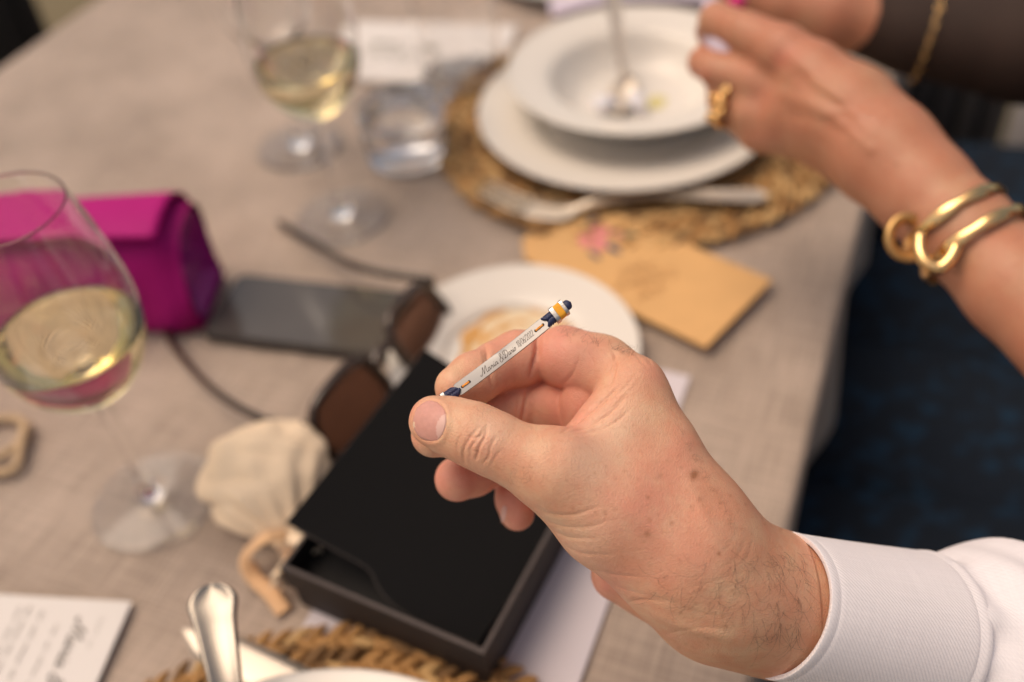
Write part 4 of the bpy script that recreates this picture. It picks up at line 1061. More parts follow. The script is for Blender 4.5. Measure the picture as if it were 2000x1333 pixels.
pale += .6*g2(960, 840, 40)*(hd_ < .004)+.7*g2(1150, 900, 60)*(hd_ < .01)+.5*g2(1210, 830, 50)+.5*g2(1150, 1060, 50)
tan += .25*g2(1385, 960, 45)+.3*g2(1480, 1090, 60)+.22*g2(1540, 1230, 80)
for x, y, r, a in [(1358, 925, 8, .8), (1353, 932, 7, .7), (1264, 1043, 7, .65), (1266, 972, 4, .6), (1312, 1022, 4, .6), (1404, 1082, 3.5, .9), (1182, 1002, 4, .5), (1163, 1001, 3, .4), (1230, 930, 3, .35), (1268, 1015, 3.5, .45), (1290, 930, 5, .35), (1350, 990, 4, .35), (1366, 977, 5, .35)]:
    tan += a*np.exp(-(np.hypot(hx-x, (hy-y))/r)**2)
rs = np.random.RandomState(9)
for _ in range(150):
    x, y = rs.uniform(1100, 1560), rs.uniform(880, 1280); tan += rs.uniform(.1, .4)*np.exp(-(np.hypot(hx-x, hy-y)/rs.uniform(1.5, 4))**2)
man = empty('person', tuple(W(1700, 1230, .44))); tag(man, 'person in a white shirt holding up a bracelet between thumb and fingers', 'person')
ho = big_link('hand_and_forearm', cs2w(HV2), HQ, M['skin']); under(ho, man)
set_tone(ho, np.clip(np.stack([blush, tan, pale], -1), 0, 1))
# nails
def nail_patch(outline, name, d_lo, d_hi, lift, mats_, moon=None, n=26, edge=None):
    P = np.array(outline); c = P.mean(0); pts = [c]; rings = 9; m_ = len(P)
    for r_ in np.linspace(1/rings, 1, rings):
        for p_ in P: pts.append(c+(p_-c)*r_)
    pts = np.array(pts); d = hand.depth(pts[:, 0], pts[:, 1], d_lo, d_hi)
    X = np.stack([np.ones(len(pts)), pts[:, 0]-c[0], pts[:, 1]-c[1], (pts[:, 0]-c[0])**2, (pts[:, 1]-c[1])**2, (pts[:, 0]-c[0])*(pts[:, 1]-c[1])], -1)
    ok = ~np.isnan(d); k_, *_ = np.linalg.lstsq(X[ok], d[ok], rcond=None); d = X@k_
    rr_ = np.array([0]+[r_ for r_ in np.linspace(1/rings, 1, rings) for _ in P])
    d = d-lift*(1-.55*rr_**6)
    V = [W(p_[0], p_[1], dd) for p_, dd in zip(pts, d)]; Fc = []; mi = []
    def mid_(ids):
        q = pts[list(ids)].mean(0); return 1 if (moon is not None and moon(q)) else (2 if edge is not None and edge(q) else 0)
    for i in range(m_): f = (0, 1+(i+1) % m_, 1+i); Fc.append(f); mi.append(mid_(f))
    for k in range(rings-1):
        for i in range(m_): j = (i+1) % m_; f = (1+k*m_+i, 1+k*m_+j, 1+(k+1)*m_+j, 1+(k+1)*m_+i); Fc.append(f); mi.append(mid_(f))
    n0 = len(V)   # short skirt so the plate has thickness
    base = 1+(rings-1)*m_
    for i in range(m_): p_ = pts[base+i]; V.append(W(*(c+(p_-c)*1.0), d[base+i]+.0012))
    for i in range(m_): j = (i+1) % m_; Fc.append((base+i, base+j, n0+j, n0+i)); mi.append(0)
    return link(name, V, Fc, mats=mats_, midx=mi)
moon = lambda q: ((q[0]-874)/22.0)**2+((q[1]-842)/34.0)**2 < 1
under(nail_patch(NAIL[:-1], 'thumb_nail', .345, .41, .00035, [M['nail'], M['nail_moon'], M['nail_edge']], moon, edge=lambda q: (q[0]-840)*-.86+(q[1]-822)*.1 > 27), man)
NL = smooth_path([(979, 1021), (978, 1004), (981, 992), (986, 987), (990, 992), (989, 1003), (985, 1016), (979, 1021)], 24)[:-1]
nd = hand.depth(NL[:, 0], NL[:, 1], .40, .5)
if np.isfinite(nd).sum() > 6: under(nail_patch(NL, 'finger_nail', .40, .5, .0003, [M['nail_moon'], M['nail_moon'], M['nail_edge']]), man)
# hairs on wrist and knuckle
def hairs(rootspx, name, ln=(4, 11), lift=1.2, seed=1, rad_=.050, curl=1.0, dirn=None):
    rs = random.Random(seed); parts = []
    px_, py_ = np.array([r_[0] for r_ in rootspx]), np.array([r_[1] for r_ in rootspx]); d = hand.depth(px_, py_)
    ok = np.isfinite(d); px_, py_, d = px_[ok], py_[ok], d[ok]
    PP = np.array([cs(x, y, dd) for x, y, dd in zip(px_, py_, d)]); e = .6
    GG = np.stack([hand.val(PP+np.eye(3)[k]*e)-hand.val(PP-np.eye(3)[k]*e) for k in range(3)], -1); GG /= np.linalg.norm(GG, axis=1, keepdims=True)
    rec = []
    for P, g in zip(PP, GG):
        base = np.array(dirn if dirn else (-.3, -1, 0), float)+np.array([rs.uniform(-1, 1), rs.uniform(-.7, .7), 0])*curl; t = base-g*(base@g); t /= np.linalg.norm(t)+1e-9
        b = np.cross(g, t); L_ = rs.uniform(*ln); k = rs.uniform(-.36, .36)*curl; path = [P-g*.3]; cur = P.copy(); ang = rs.uniform(-.3, .3); el = rs.uniform(.5, 1.0)
        for s_ in range(7):
            ang += k; el -= .16
            step = (t*math.cos(ang)+b*math.sin(ang))*math.cos(el)+g*math.sin(el)
            cur = cur+step*L_/7; path.append(cur.copy())
        rec.append((np.array(path), g))
    A_ = np.array([r_[0] for r_ in rec]); G_ = np.array([r_[1] for r_ in rec])[:, None]
    v = hand.val(A_.reshape(-1, 3)).reshape(A_.shape[:2]); v[:, 0] = 1
    A_ = A_+G_*np.maximum(.15-v, 0)[..., None]
    for path in A_: parts.append(tube(cs2w(path), np.linspace(rad_, rad_*.35, 8)/1000, 4, cap=False))
    o = link(name, *join(parts), M['hair'], kind='stuff'); return under(o, man)
rs = random.Random(11); roots = []
for _ in range(74): roots.append((1578-abs(rs.gauss(0, 80)), rs.uniform(1075, 1180)))
for _ in range(50): roots.append((1568-abs(rs.gauss(0, 60)), rs.uniform(1170, 1250)))
for _ in range(26): roots.append((rs.uniform(1280, 1470), rs.uniform(1120, 1200)))
hairs([r_ for r_ in roots if 1250 < r_[0] < 1578], 'wrist_hair', (5, 14), seed=2, rad_=.05, curl=.9, dirn=(-.35, -1, 0))
roots = [(rs.uniform(1085, 1235), 0) for _ in range(34)]; roots = [(x, 640+(x-1085)*.30+rs.uniform(4, 14)) for x, _ in roots]
hairs(roots, 'finger_hair', (5, 10), seed=3, rad_=.045, dirn=(.6, 1, -.2))
roots = [(1335+t*115+rs.uniform(-10, -2), 845+t*205+rs.uniform(0, 12)) for t in [rs.random() for _ in range(40)]]
hairs(roots, 'hand_hair', (3, 7), seed=4, rad_=.030, dirn=(.8, .6, -.1))
roots = [(rs.uniform(985, 1060), rs.uniform(885, 950)) for _ in range(14)]
hairs(roots, 'thumb_hair', (4, 9), seed=5, rad_=.030, curl=1.3)
# ------------------------------------------------------------------ shirt cuff and sleeve
SA = cs(1527, 1182, dz(10)); SB = cs(1812, 1247, dz(32)); sax = (SB-SA)/np.linalg.norm(SB-SA)
se1 = np.array([0, 0, -1.])+sax*sax[2]; se1 /= np.linalg.norm(se1); se2 = np.cross(sax, se1)
def sleeve(s_list, rfun, name, thick, parent, n=140, uvs=True):
    V, Fc, UVc = [], [], []
    for s_ in s_list:
        for k in range(n+1):
            a = 2*math.pi*k/n+math.pi; r_, sh = rfun(s_, a); V.append(SA+sax*(s_+sh)+(se1*math.cos(a)*1.02+se2*math.sin(a))*r_); UVc.append((s_/1000, a*30/1000))
    m_ = n+1
    for i in range(len(s_list)-1):
        for k in range(n): Fc.append((i*m_+k, i*m_+k+1, (i+1)*m_+k+1, (i+1)*m_+k))
    o = link(name, cs2w(np.array(V)), Fc, M['shirt']); me = o.data; uvl = me.uv_layers.new(name='UVMap')
    li = np.zeros(len(me.loops), np.int32); me.loops.foreach_get('vertex_index', li); uvl.data.foreach_set('uv', np.array(UVc, np.float32)[li].ravel())
    sm = o.modifiers.new('thick', 'SOLIDIFY'); sm.thickness = thick/1000; sm.offset = -1
    bv = o.modifiers.new('soft', 'BEVEL'); bv.width = .0006; bv.segments = 2; bv.limit_method = 'ANGLE'
    return under(o, parent)
def rc(s_, a):
    r_ = 27.4+s_*.088+.5*math.sin(3*a+1)+.35*math.sin(2*a+s_*.05)
    r_ += .25*math.exp(-((s_-1.0)/1.4)**2)-.22*math.exp(-((s_-4.0)/1.0)**2)+.5*math.exp(-((s_-70)/1.4)**2)-.3*math.exp(-((s_-66.5)/1.0)**2)
    return r_, .8*math.sin(2*a)
cuff = sleeve(np.concatenate([np.linspace(0, 6, 13), np.linspace(7, 63, 40), np.linspace(64, 71.5, 16)]), rc, 'cuff', 2.0, man)
def rsl(s_, a):
    t = (s_-62)/110
    base = 31.0+10*min(1, max(0, t)*2.6)**.7+4*max(0, t)
    f = .0
    for k, (c, sp, ph, am, wd) in enumerate([(84, .9, .4, 3.2, 9), (98, -.7, 1.9, 3.0, 10), (118, .5, 3.3, 3.5, 14), (140, -.6, .9, 3, 14)]):
        f += am*math.exp(-((s_-c-9*math.sin(a*1.0+ph)*sp*1.5)/wd)**2)*(.35+.65*math.sin(a+ph))
    f += 1.1*math.sin(9*a+s_*.11)*math.exp(-((s_-76)/10)**2)+.8*math.sin(14*a)*math.exp(-((s_-72)/6)**2)
    up_ = max(0, math.sin(a))
    f += 8*math.exp(-((s_-114-6*math.cos(a))/13)**2)*up_**1.5-2.5*math.exp(-((s_-77)/7)**2)
    f += 1.7*math.sin(s_*.30+3.4*a)*math.exp(-((s_-98)/26)**2)*(.5+.5*math.cos(a-.4))
    return base+f, 0
sleeve(np.linspace(62, 330, 150), rsl, 'shirt_sleeve', .8, man)
# ------------------------------------------------------------------ bracelet
A = cs(893, 763, dz(-.5)); B = cs(1070, 627, dz(-2)); bex = (B-A)/np.linalg.norm(B-A); LB = np.linalg.norm(B-A)
bez = np.array([-.16, .20, -1.0]); bez -= bex*(bez@bex); bez /= np.linalg.norm(bez); bey = np.cross(bez, bex)
ARCH = .6
def bp_(s_, y, z):            # s along plate in mm
    t = s_/LB; h = ARCH*(1-(2*t-1)**2); sl = -ARCH*4*(2*t-1)/LB
    nrm = bez-bex*sl; nrm /= np.linalg.norm(nrm)
    return A+bex*s_+bez*h+bey*(y+.5*(1-(2*t-1)**2))+nrm*z
root = empty('bracelet', tuple(cs2w(A))); tag(root, 'navy braided leather bracelet with an engraved silver plate held in the fingers', 'bracelet')
HW = 13.6*D0/FPX*1000
V, Fc = [], []; ns = 40; prof = [(-1, -.25), (-.97, .2), (-.93, .30), (.93, .30), (.97, .2), (1, -.25), (.9, -.6), (-.9, -.6)]
for i in range(ns):
    s_ = LB*i/(ns-1); e = min(1, min(i, ns-1-i)/1.0*.5+.5) if False else 1
    w_ = HW*(1 if 0 < i < ns-1 else .93)
    for y, z in prof: V.append(bp_(s_, y*w_, z))
for i in range(ns-1):
    for k in range(8): l = (k+1) % 8; Fc.append((i*8+k, (i+1)*8+k, (i+1)*8+l, i*8+l))
Fc += [tuple(range(8)), tuple((ns-1)*8+k for k in reversed(range(8)))]
o = link('engraved_plate', cs2w(np.array(V)), Fc, M['plate_metal'], smooth=True)
plate_o = under(o, root)
o.modifiers.new('es', 'EDGE_SPLIT').split_angle = rad(30)
def disc(s_, y, r_, z, name, mt, n=18):
    V = [bp_(s_, y, z)]+[bp_(s_+r_*math.cos(2*math.pi*k/n), y+r_*math.sin(2*math.pi*k/n), z) for k in range(n)]+[bp_(s_+r_*math.cos(2*math.pi*k/n), y+r_*math.sin(2*math.pi*k/n), z-.2) for k in range(n)]
    Fc = [(0, 1+k, 1+(k+1) % n) for k in range(n)]+[(1+k, 1+n+k, 1+n+(k+1) % n, 1+(k+1) % n) for k in range(n)]
    return link(name, cs2w(np.array(V)), Fc, mt, smooth=False)
pos = [(2.6, 5.9), (LB-6.1, LB-2.5)]
for a_, b_ in pos:
    for s_ in (a_, b_): disc(s_, .1, .62, .315, 'stitch_hole', M['dark_hole']).parent = plate_o
    for dy in (-.16, .16):
        P = np.array([bp_(s_, .1+dy*(1+.2*math.sin(s_*3)), .25+.42*math.sin(math.pi*(s_-a_+.1)/(b_-a_+.2))**.5) for s_ in np.linspace(a_, b_, 12)])
        link('orange_stitch', *tube(cs2w(P), .00026, 8), M['orange_thread'], plate_o)
def txt(string, s0, s1, size, thick=.105):
    # fit to the span s0..s1
    (_, _), L_ = script_line(string, 1.0, lambda x, y: (x, y, 0), .01)
    k = (s1-s0)/L_
    def mp(x, y): return cs2w(bp_(s0+x*k, -(y*size-.45*size), .33))
    (V, Fc), _ = script_line(string, 1.0, mp, thick/1000)
    return link('engraved_text', V, Fc, M['engraving'], plate_o)
txt('Maria', 11.6, 19.4, 2.9, .10); txt('&', 20.2, 22.2, 3.3, .11); txt('Dario', 22.6, 28.2, 2.9, .105); txt('18/06/2022', 29.1, 37.2, 2.5, .085)
# braided leather ends
def braid(s0, s1, w, th, flat_end=False):
    objs = []
    core = [bp_(s_, 0, -.4) for s_ in np.linspace(s0, s1, 8)]
    parts = [tube(cs2w(np.array(core)), w*.80/1000, 14, flat=th/w*.8, up=cs2w(bez*1.0)-cs2w(np.zeros(3)))]
    n = int(abs(s1-s0)/1.15)+1; objs = []
    for i in range(n):
        for sd in (-1, 1):
            c = s0+(s1-s0)*(i+(.0 if sd < 0 else .5))/n
            P = np.array([bp_(c+x*1.25, sd*(w*.50-x*w*.42), -.4+th*(.93-.55*(abs(sd*(w*.50-x*w*.42))/w)**2)-.28*abs(x)**2.2) for x in np.linspace(-1.25, 1.25, 9)])
            parts2 = tube(cs2w(P), [.00030, .00052, .00062, .00066, .00068, .00066, .00062, .00052, .00030], 8, flat=.6, up=cs2w(bez)-cs2w(np.zeros(3)))
            objs.append(parts2)
    lc = under(link('leather_cord', *parts[0], M['navy_leather']), root)
    for v_, f_ in objs: link('braid_strand', v_, f_, M['navy_leather'], lc)
braid(-6.0, .4, 2.35, 1.75); braid(LB-.4, LB+6.0, 2.35, 1.75)
def slider(s0, s1, w, th, mt, name, wall=.5, rounded=.8):
    """rounded rectangular sleeve around the cord"""
    def ring(gw, gt):
        out = []
        for k in range(40):
            a = 2*math.pi*k/40; c, s_ = math.cos(a), math.sin(a); e = .45
            out.append((math.copysign(abs(c)**e, c)*gw, math.copysign(abs(s_)**e, s_)*gt))
        return out
    V, Fc = [], []; st = [(s0, w-.15, th-.15), (s0+.12, w, th), (s1-.12, w, th), (s1, w-.15, th-.15), (s1, w-wall, th-wall), (s0, w-wall, th-wall)]
    for s_, a_, b_ in st:
        for y, z in ring(a_, b_): V.append(bp_(s_, y, -.4+z))
    for k in range(6):
        for i in range(40): j = (i+1) % 40; kk = (k+1) % 6; Fc.append((k*40+i, k*40+j, kk*40+j, kk*40+i))
    o = link(name, cs2w(np.array(V)), Fc, mt); o.modifiers.new('es', 'EDGE_SPLIT').split_angle = rad(40); return under(o, root)
slider(LB+2.6, LB+4.5, 3.35, 2.7, M['silver'], 'clasp_ring'); slider(LB+7.3, LB+8.8, 3.25, 2.6, M['silver'], 'clasp_ring')
core_o = slider(LB+4.3, LB+7.5, 2.55, 2.0, M['silver'], 'clasp_core', .4)
for k in range(9):   # wound thread
    s_ = LB+4.65+k*.33; P = []
    for i in range(33):
        a = 2*math.pi*i/32; c, q_ = math.cos(a), math.sin(a); P.append(bp_(s_+.3*i/32, math.copysign(abs(c)**.5, c)*2.85, -.4+math.copysign(abs(q_)**.5, q_)*2.3))
    link('thread_turn', *tube(cs2w(np.array(P)), .00023, 6, cap=False), M['amber_thread'], core_o)
P = np.array([bp_(s_, 0, -.4) for s_ in np.linspace(LB+8.4, LB+11.6, 12)])
under(link('cord_end', *tube(cs2w(P), np.array([2.1, 2.1, 2.1, 2.1, 2.1, 2.1, 2.08, 2.0, 1.85, 1.5, .9, .2])/1000, 16, flat=.8, up=cs2w(bez)-cs2w(np.zeros(3))), M['navy_leather']), root)
slider(-6.3, -4.6, 2.9, 2.2, M['silver'], 'clasp_ring')
under(link('clasp_tongue', *tube(cs2w(np.array([bp_(s_, -.4, -.2) for s_ in np.linspace(-9.0, -4.8, 8)])), np.array([.5, 1.2, 1.7, 2.0, 2.1, 2.2, 2.2, 2.2])/1000, 14, flat=.6, up=cs2w(bez)-cs2w(np.zeros(3))), M['silver']), root)
# ------------------------------------------------------------------ the woman at the top right
wb_ = Body()
wb_.chain([(2120, 690, .50, 112), (1985, 560, .525, 98), (1880, 452, .55, 92), (1800, 372, .57, 92), (1730, 300, .585, 92)], 8, 10)
wb_.chain([(1730, 300, .585, 92), (1660, 220, .60, 88), (1590, 150, .61, 62)], 8, 14)
wb_.chain([(1720, 305, .600, 86), (1640, 240, .615, 78), (1545, 215, .625, 52)], 8, 14)
wb_.chain([(1700, 310, .615, 70), (1600, 262, .630, 56), (1520, 258, .640, 40)], 8, 14)
wb_.chain([(1590, 135, .61, 50), (1530, 98, .620, 46), (1455, 62, .640, 40)], 6, 8)          # index
wb_.chain([(1455, 62, .640, 38), (1400, 40, .662, 34), (1386, 62, .680, 28)], 4, 2)
wb_.chain([(1560, 190, .625, 44), (1480, 160, .640, 40), (1400, 138, .655, 34)], 6, 7)        # middle
wb_.chain([(1400, 138, .655, 34), (1374, 122, .672, 29), (1392, 95, .69, 24)], 4, 2)
wb_.chain([(1545, 235, .632, 42), (1470, 222, .645, 36), (1412, 196, .660, 31)], 6, 7)        # ring
wb_.chain([(1412, 196, .660, 31), (1405, 165, .675, 26)], 4, 2)
wb_.chain([(1530, 264, .64, 38), (1480, 262, .65, 32), (1440, 236, .665, 27)], 6, 7)          # little
wb_.chain([(1680, 190, .625, 54), (1560, 120, .66, 40), (1440, 60, .69, 28)], 6, 8)           # thumb, behind
wv_, wq_ = wb_.mesh(1.5); wv_ = relax(wv_, wq_, 3)
wn_ = normals(wv_, wq_)
if (wn_*wv_).sum(1)[np.argmin(wv_[:, 2])] > 0: wq_ = wq_[:, ::-1]; wn_ = -wn_
x_, y_ = cpx(wv_); fc = np.clip(-(wn_*wv_).sum(1)/np.linalg.norm(wv_, axis=1)*3, 0, 1); dsp = np.zeros(len(wv_))
for ln, h, w in [([(1545, 110), (1620, 170), (1700, 260)], .9, 12), ([(1530, 185), (1610, 215), (1700, 290)], .9, 12), ([(1560, 150), (1600, 190), (1660, 215)], -.7, 12), ([(1540, 225), (1600, 235), (1650, 260)], -.7, 12), ([(1590, 160), (1640, 190), (1720, 240)], .5, 8), ([(1600, 225), (1650, 215), (1690, 225)], .6, 7)]:
    d, t = pdist(x_, y_, ln); dsp += h*np.exp(-(d/w)**2)*fc
wv_ = wv_+wn_*dsp[:, None]
woman = empty('person', tuple(W(1985, 560, .525))); tag(woman, 'person at the top right with tanned arms wearing gold bangles and a ring', 'person')
wo = big_link('hand_and_arm', cs2w(wv_), wq_, M['skin_w']); under(wo, woman)
g2 = lambda x, y, r: np.exp(-(np.hypot(x_-x, y_-y)/r)**2)
set_tone(wo, np.clip(np.stack([.6*g2(1525, 110, 30)+.6*g2(1480, 190, 30)+.5*g2(1370, 140, 30)+.3*g2(1490, 270, 40), .4*g2(1750, 322, 6)+.15*g2(1700, 300, 14), 0*x_], -1), 0, 1))
# her other arm, farther back
w2 = Body()
w2.chain([(1395, -60, .80, 30), (1440, -14, .80, 32), (1520, 10, .80, 44), (1620, 30, .80, 68)], 6, 4)
w2.chain([(1440, -60, .80, 34), (1560, -20, .81, 60), (1640, 20, .80, 70), (1780, 60, .79, 78), (2000, 90, .77, 104), (2250, 110, .75, 125)], 8, 8)
a_, b_ = w2.mesh(2.2); a_ = relax(a_, b_, 3); nn_ = normals(a_, b_)
if (nn_*a_).sum(1)[np.argmin(a_[:, 2])] > 0: b_ = b_[:, ::-1]
o = big_link('hand_and_arm', cs2w(a_), b_, M['skin_w']); under(o, woman); set_tone(o, np.zeros((len(a_), 3)))
d = w2.depth([1441], [-2], .7, .9)
nl = [W(1441+17*math.cos(t)*1.1, 2+12*math.sin(t), .758-.004*(1)) for t in np.linspace(0, 2*math.pi, 20, endpoint=False)]
c = W(1441, 2, .750); back = [p_+F_*.006 for p_ in nl]
V = [c]+nl+back; Fc = [(0, 1+(i+1) % 20, 1+i) for i in range(20)]+[(1+i, 1+(i+1) % 20, 21+(i+1) % 20, 21+i) for i in range(20)]
under(link('painted_nail', V, Fc, M['pink_polish']), woman)
# small lilac paper thing in her fingers
P = smooth_path([W(1385, 6, .665), W(1380, 60, .672), W(1410, 100, .655), W(1450, 122, .648)], 20)
V, Fc = tube(P, [.006, .008, .009, .009, .009, .009, .009, .008, .008, .008, .008, .008, .008, .008, .007, .007, .006, .005, .004, .003], 10, flat=.55)
o = link('paper_sachet', V, Fc, M['lilac']); tag(o, 'crumpled pale lilac paper pinched between the fingers at the top right', 'paper')
# gold ring with a chunky top
rc_ = cs(1424, 208, .655)
root = empty('ring', tuple(cs2w(rc_))); tag(root, 'chunky gold ring on the hand at the top right', 'ring')
ax_ = cs(1470, 222, .645)-cs(1412, 196, .660); ax_ /= np.linalg.norm(ax_); r1 = np.array([0, 0, -1.])+ax_*ax_[2]; r1 /= np.linalg.norm(r1); r2 = np.cross(ax_, r1)
pts = [rc_+(r1*math.cos(a)+r2*math.sin(a))*13.0 for a in np.linspace(0, 2*math.pi, 40)]
band = under(link('band', *tube(cs2w(np.array(pts)), .0026, 10, cap=False), M['gold']), root)
rs = random.Random(8)
for k in range(26):
    a = rs.uniform(-1.3, 1.3); s_ = rs.uniform(-6, 6); rr_ = 14.6+rs.uniform(-.8, 1.4); c = rc_+ax_*s_+(r1*math.cos(a)+r2*math.sin(a))*rr_; b0 = rs.uniform(2.2, 3.3)
    V, Fc = [], []
    for i in range(5):
        th = math.pi*i/4
        for j in range(8): V.append(c+b0*np.array([math.sin(th)*math.cos(j*math.pi/4), math.sin(th)*math.sin(j*math.pi/4), math.cos(th)]))
    for i in range(4):
        for j in range(8): Fc.append((i*8+j, (i+1)*8+j, (i+1)*8+(j+1) % 8, i*8+(j+1) % 8))
    link('gold_bead', cs2w(np.array(V)), Fc, M['gold'], band)
# bangles round her wrist
M['matte_gold'] = mat('matte_gold', (.62, .38, .15), .42, 1.0, bump=.2, bscale=300)
def arm_at(t): 
    P = [cs(2120, 690, .50), cs(1985, 560, .525), cs(1880, 452, .55), cs(1800, 372, .57), cs(1730, 300, .585)]; return smooth_path(P, 101)[int(t*100)]
wax = cs(1985, 560, .525)-cs(1800, 372, .57); wax /= np.linalg.norm(wax)
wax[2] *= .6; wax /= np.linalg.norm(wax)
b1 = np.array([0, 0, -1.])+wax*wax[2]; b1 /= np.linalg.norm(b1); b2 = np.cross(wax, b1)
def bangle(cpix, label, rr_, tilt, seed):
    c = cs(*cpix); V, Fc = [], []; n, m_ = 64, 12; tl = wax*math.cos(tilt)+b2*math.sin(tilt); e2_ = b2*math.cos(tilt)-wax*math.sin(tilt)
    # facetted ring
    for i in range(n):
        a = 2*math.pi*i/n; rd = b1*math.cos(a)+e2_*math.sin(a); w = 3.2*(.66+.34*abs(math.sin(a*4+seed)))
        for k in range(m_):
            q_ = 2*math.pi*k/m_; V.append(c+rd*(rr_+w*.36*math.cos(q_))+tl*w*1.15*math.sin(q_))
    for i in range(n):
        for k in range(m_): j = (i+1) % n; l = (k+1) % m_; Fc.append((i*m_+k, j*m_+k, j*m_+l, i*m_+l))
    o = link('gold_bangle', cs2w(np.array(V)), Fc, M['gold']); return tag(o, label, 'bangle')
bangle((1862, 437, .552), 'polished gold bangle nearest to the hand at the right', 29.9, .0, .3)
bangle((1903, 480, .542), 'polished gold bangle second from the hand, higher up the arm at the right', 30.6, .0, 1.1)
# bend joining the two bangles
P = smooth_path([W(1797, 458, .528), W(1797, 492, .524), W(1812, 517, .521), W(1836, 522, .519), W(1856, 505, .518), W(1868, 480, .519)], 30)
o = link('gold_clasp', *tube(P, .0034, 12, flat=1.0), M['gold']); tag(o, 'curved gold link joining the two polished bangles', 'bangle')
# open scroll cuff at the underside of the wrist
pts = [W(1772+(38-9*t)*math.cos(1.2+t*5.2), 462+(42-10*t)*math.sin(1.2+t*5.2), .545) for t in np.linspace(0, 1, 40)]
o = link('scroll_cuff', *tube(pts, .0036, 12, flat=.7), M['matte_gold']); tag(o, 'matte gold scroll shaped cuff at the underside of the tanned wrist', 'bangle')
# chain bracelet on the far arm
root = empty('chain_bracelet', tuple(W(1812, 70, .72))); tag(root, 'fine gold chain bracelet hanging on the shaded far arm', 'bracelet')
pc2 = cs(1812, 64, .788); ra2 = 84*.79/FPX*1000+1.2
ax2 = cs(2000, 90, .77)-cs(1640, 20, .80); ax2 /= np.linalg.norm(ax2); k1 = np.array([0, 0, -1.])+ax2*ax2[2]; k1 /= np.linalg.norm(k1); k2 = np.cross(ax2, k1)
for k in range(40):
    a = 2*math.pi*k/40; c = pc2+(k1*math.cos(a)+k2*math.sin(a))*(ra2+2); tg = -k1*math.sin(a)+k2*math.cos(a); sd_ = ax2 if k % 2 else (k1*math.cos(a)+k2*math.sin(a))
    P = [c+tg*3.4*math.cos(q_)+sd_*1.9*math.sin(q_) for q_ in np.linspace(0, 2*math.pi, 13)]
    under(link('chain_link', *tube(cs2w(np.array(P)), .0006, 5, cap=False), M['gold']), root)
# ------------------------------------------------------------------ beyond the table edge: lap, chair, cloth
def lap(name, c, sx, sy, sz, mat_, rot=0.0, folds=.012, seed=0, n=60, m_=40):
    V, Fc = [], []
    for i in range(m_):
        th = math.pi*i/(m_-1)
        for k in range(n):
            a = 2*math.pi*k/n; e = .75
            x = sx*math.copysign(abs(math.sin(th))**e*abs(math.cos(a))**e, math.cos(a)); y = sy*math.copysign(abs(math.sin(th))**e*abs(math.sin(a))**e, math.sin(a)); z = sz*math.copysign(abs(math.cos(th))**e, math.cos(th))
            f = 1+folds*10*(math.sin(6*a+4*th+seed)*.3+math.sin(11*a-3*th+seed*2)*.2+math.sin(3*th*2+a+seed)*.3)*math.sin(th)*.35
            x, y = x*f, y*f; V.append((c[0]+x*math.cos(rot)-y*math.sin(rot), c[1]+x*math.sin(rot)+y*math.cos(rot), c[2]+z*f))
    for i in range(m_-1):
        for k in range(n): Fc.append((i*n+k, (i+1)*n+k, (i+1)*n+(k+1) % n, i*n+(k+1) % n))
    return link(name, V, Fc, mat_)
rt = math.atan2(UV_[1], UV_[0])
for s_, sd_, who in ((1.02, .5, woman), (.82, 2.5, woman), (.66, 1.3, woman), (.48, 4.0, man), (.27, 5.2, man)):
    c = tw(s_, .25, -.26); o = lap('trousers', c, .135, .38, .12, M['navy_pattern'], rt, seed=sd_); under(o, who)
# neighbour's grey skirt folds and a pale chair cover seen past the wrist
def hanging(name, s0, s1, n0, n1, z0, z1, mt, amp):
    V, Fc = [], []; n = 90
    for i in range(n+1):
        for j in range(16):
            u, v = i/n, j/15; V.append(tw(s0+(s1-s0)*u+amp*math.sin(u*38)*(.4+v)+amp*.6*math.sin(u*61+1), n0+(n1-n0)*u, z0+(z1-z0)*v))
    for i in range(n):
        for j in range(15): a = i*16+j; Fc.append((a, a+16, a+17, a+1))
    o = link(name, V, Fc, mt); o.modifiers.new('thick', 'SOLIDIFY').thickness = .004; return o
o = hanging('grey_drape', 1.22, 1.24, -.06, .125, -.02, -.60, M['grey_cloth'], .012); tag(o, 'dark grey cloth hanging in folds behind the tanned wrist', 'cloth')
o = hanging('chair_cover', 1.19, 1.17, .13, .42, -.06, -.60, M['white_cloth'], .010); tag(o, 'pale cloth chair cover at the right edge under the shaded arm', 'chair cover')
# added dark shell that paints shade over the far arm's skin
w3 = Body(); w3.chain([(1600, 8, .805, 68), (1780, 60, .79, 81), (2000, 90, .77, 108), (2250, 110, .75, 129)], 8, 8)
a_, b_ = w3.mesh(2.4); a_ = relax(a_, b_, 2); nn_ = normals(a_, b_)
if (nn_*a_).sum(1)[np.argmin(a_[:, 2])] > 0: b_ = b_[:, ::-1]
M['arm_shade'] = mat('painted_arm_shade', (.030, .015, .010), .8, var=.25, bump=.2)  # dark brown stands in for shade on bare skin
under(big_link('arm_shade_shell', cs2w(a_), b_, M['arm_shade']), woman)
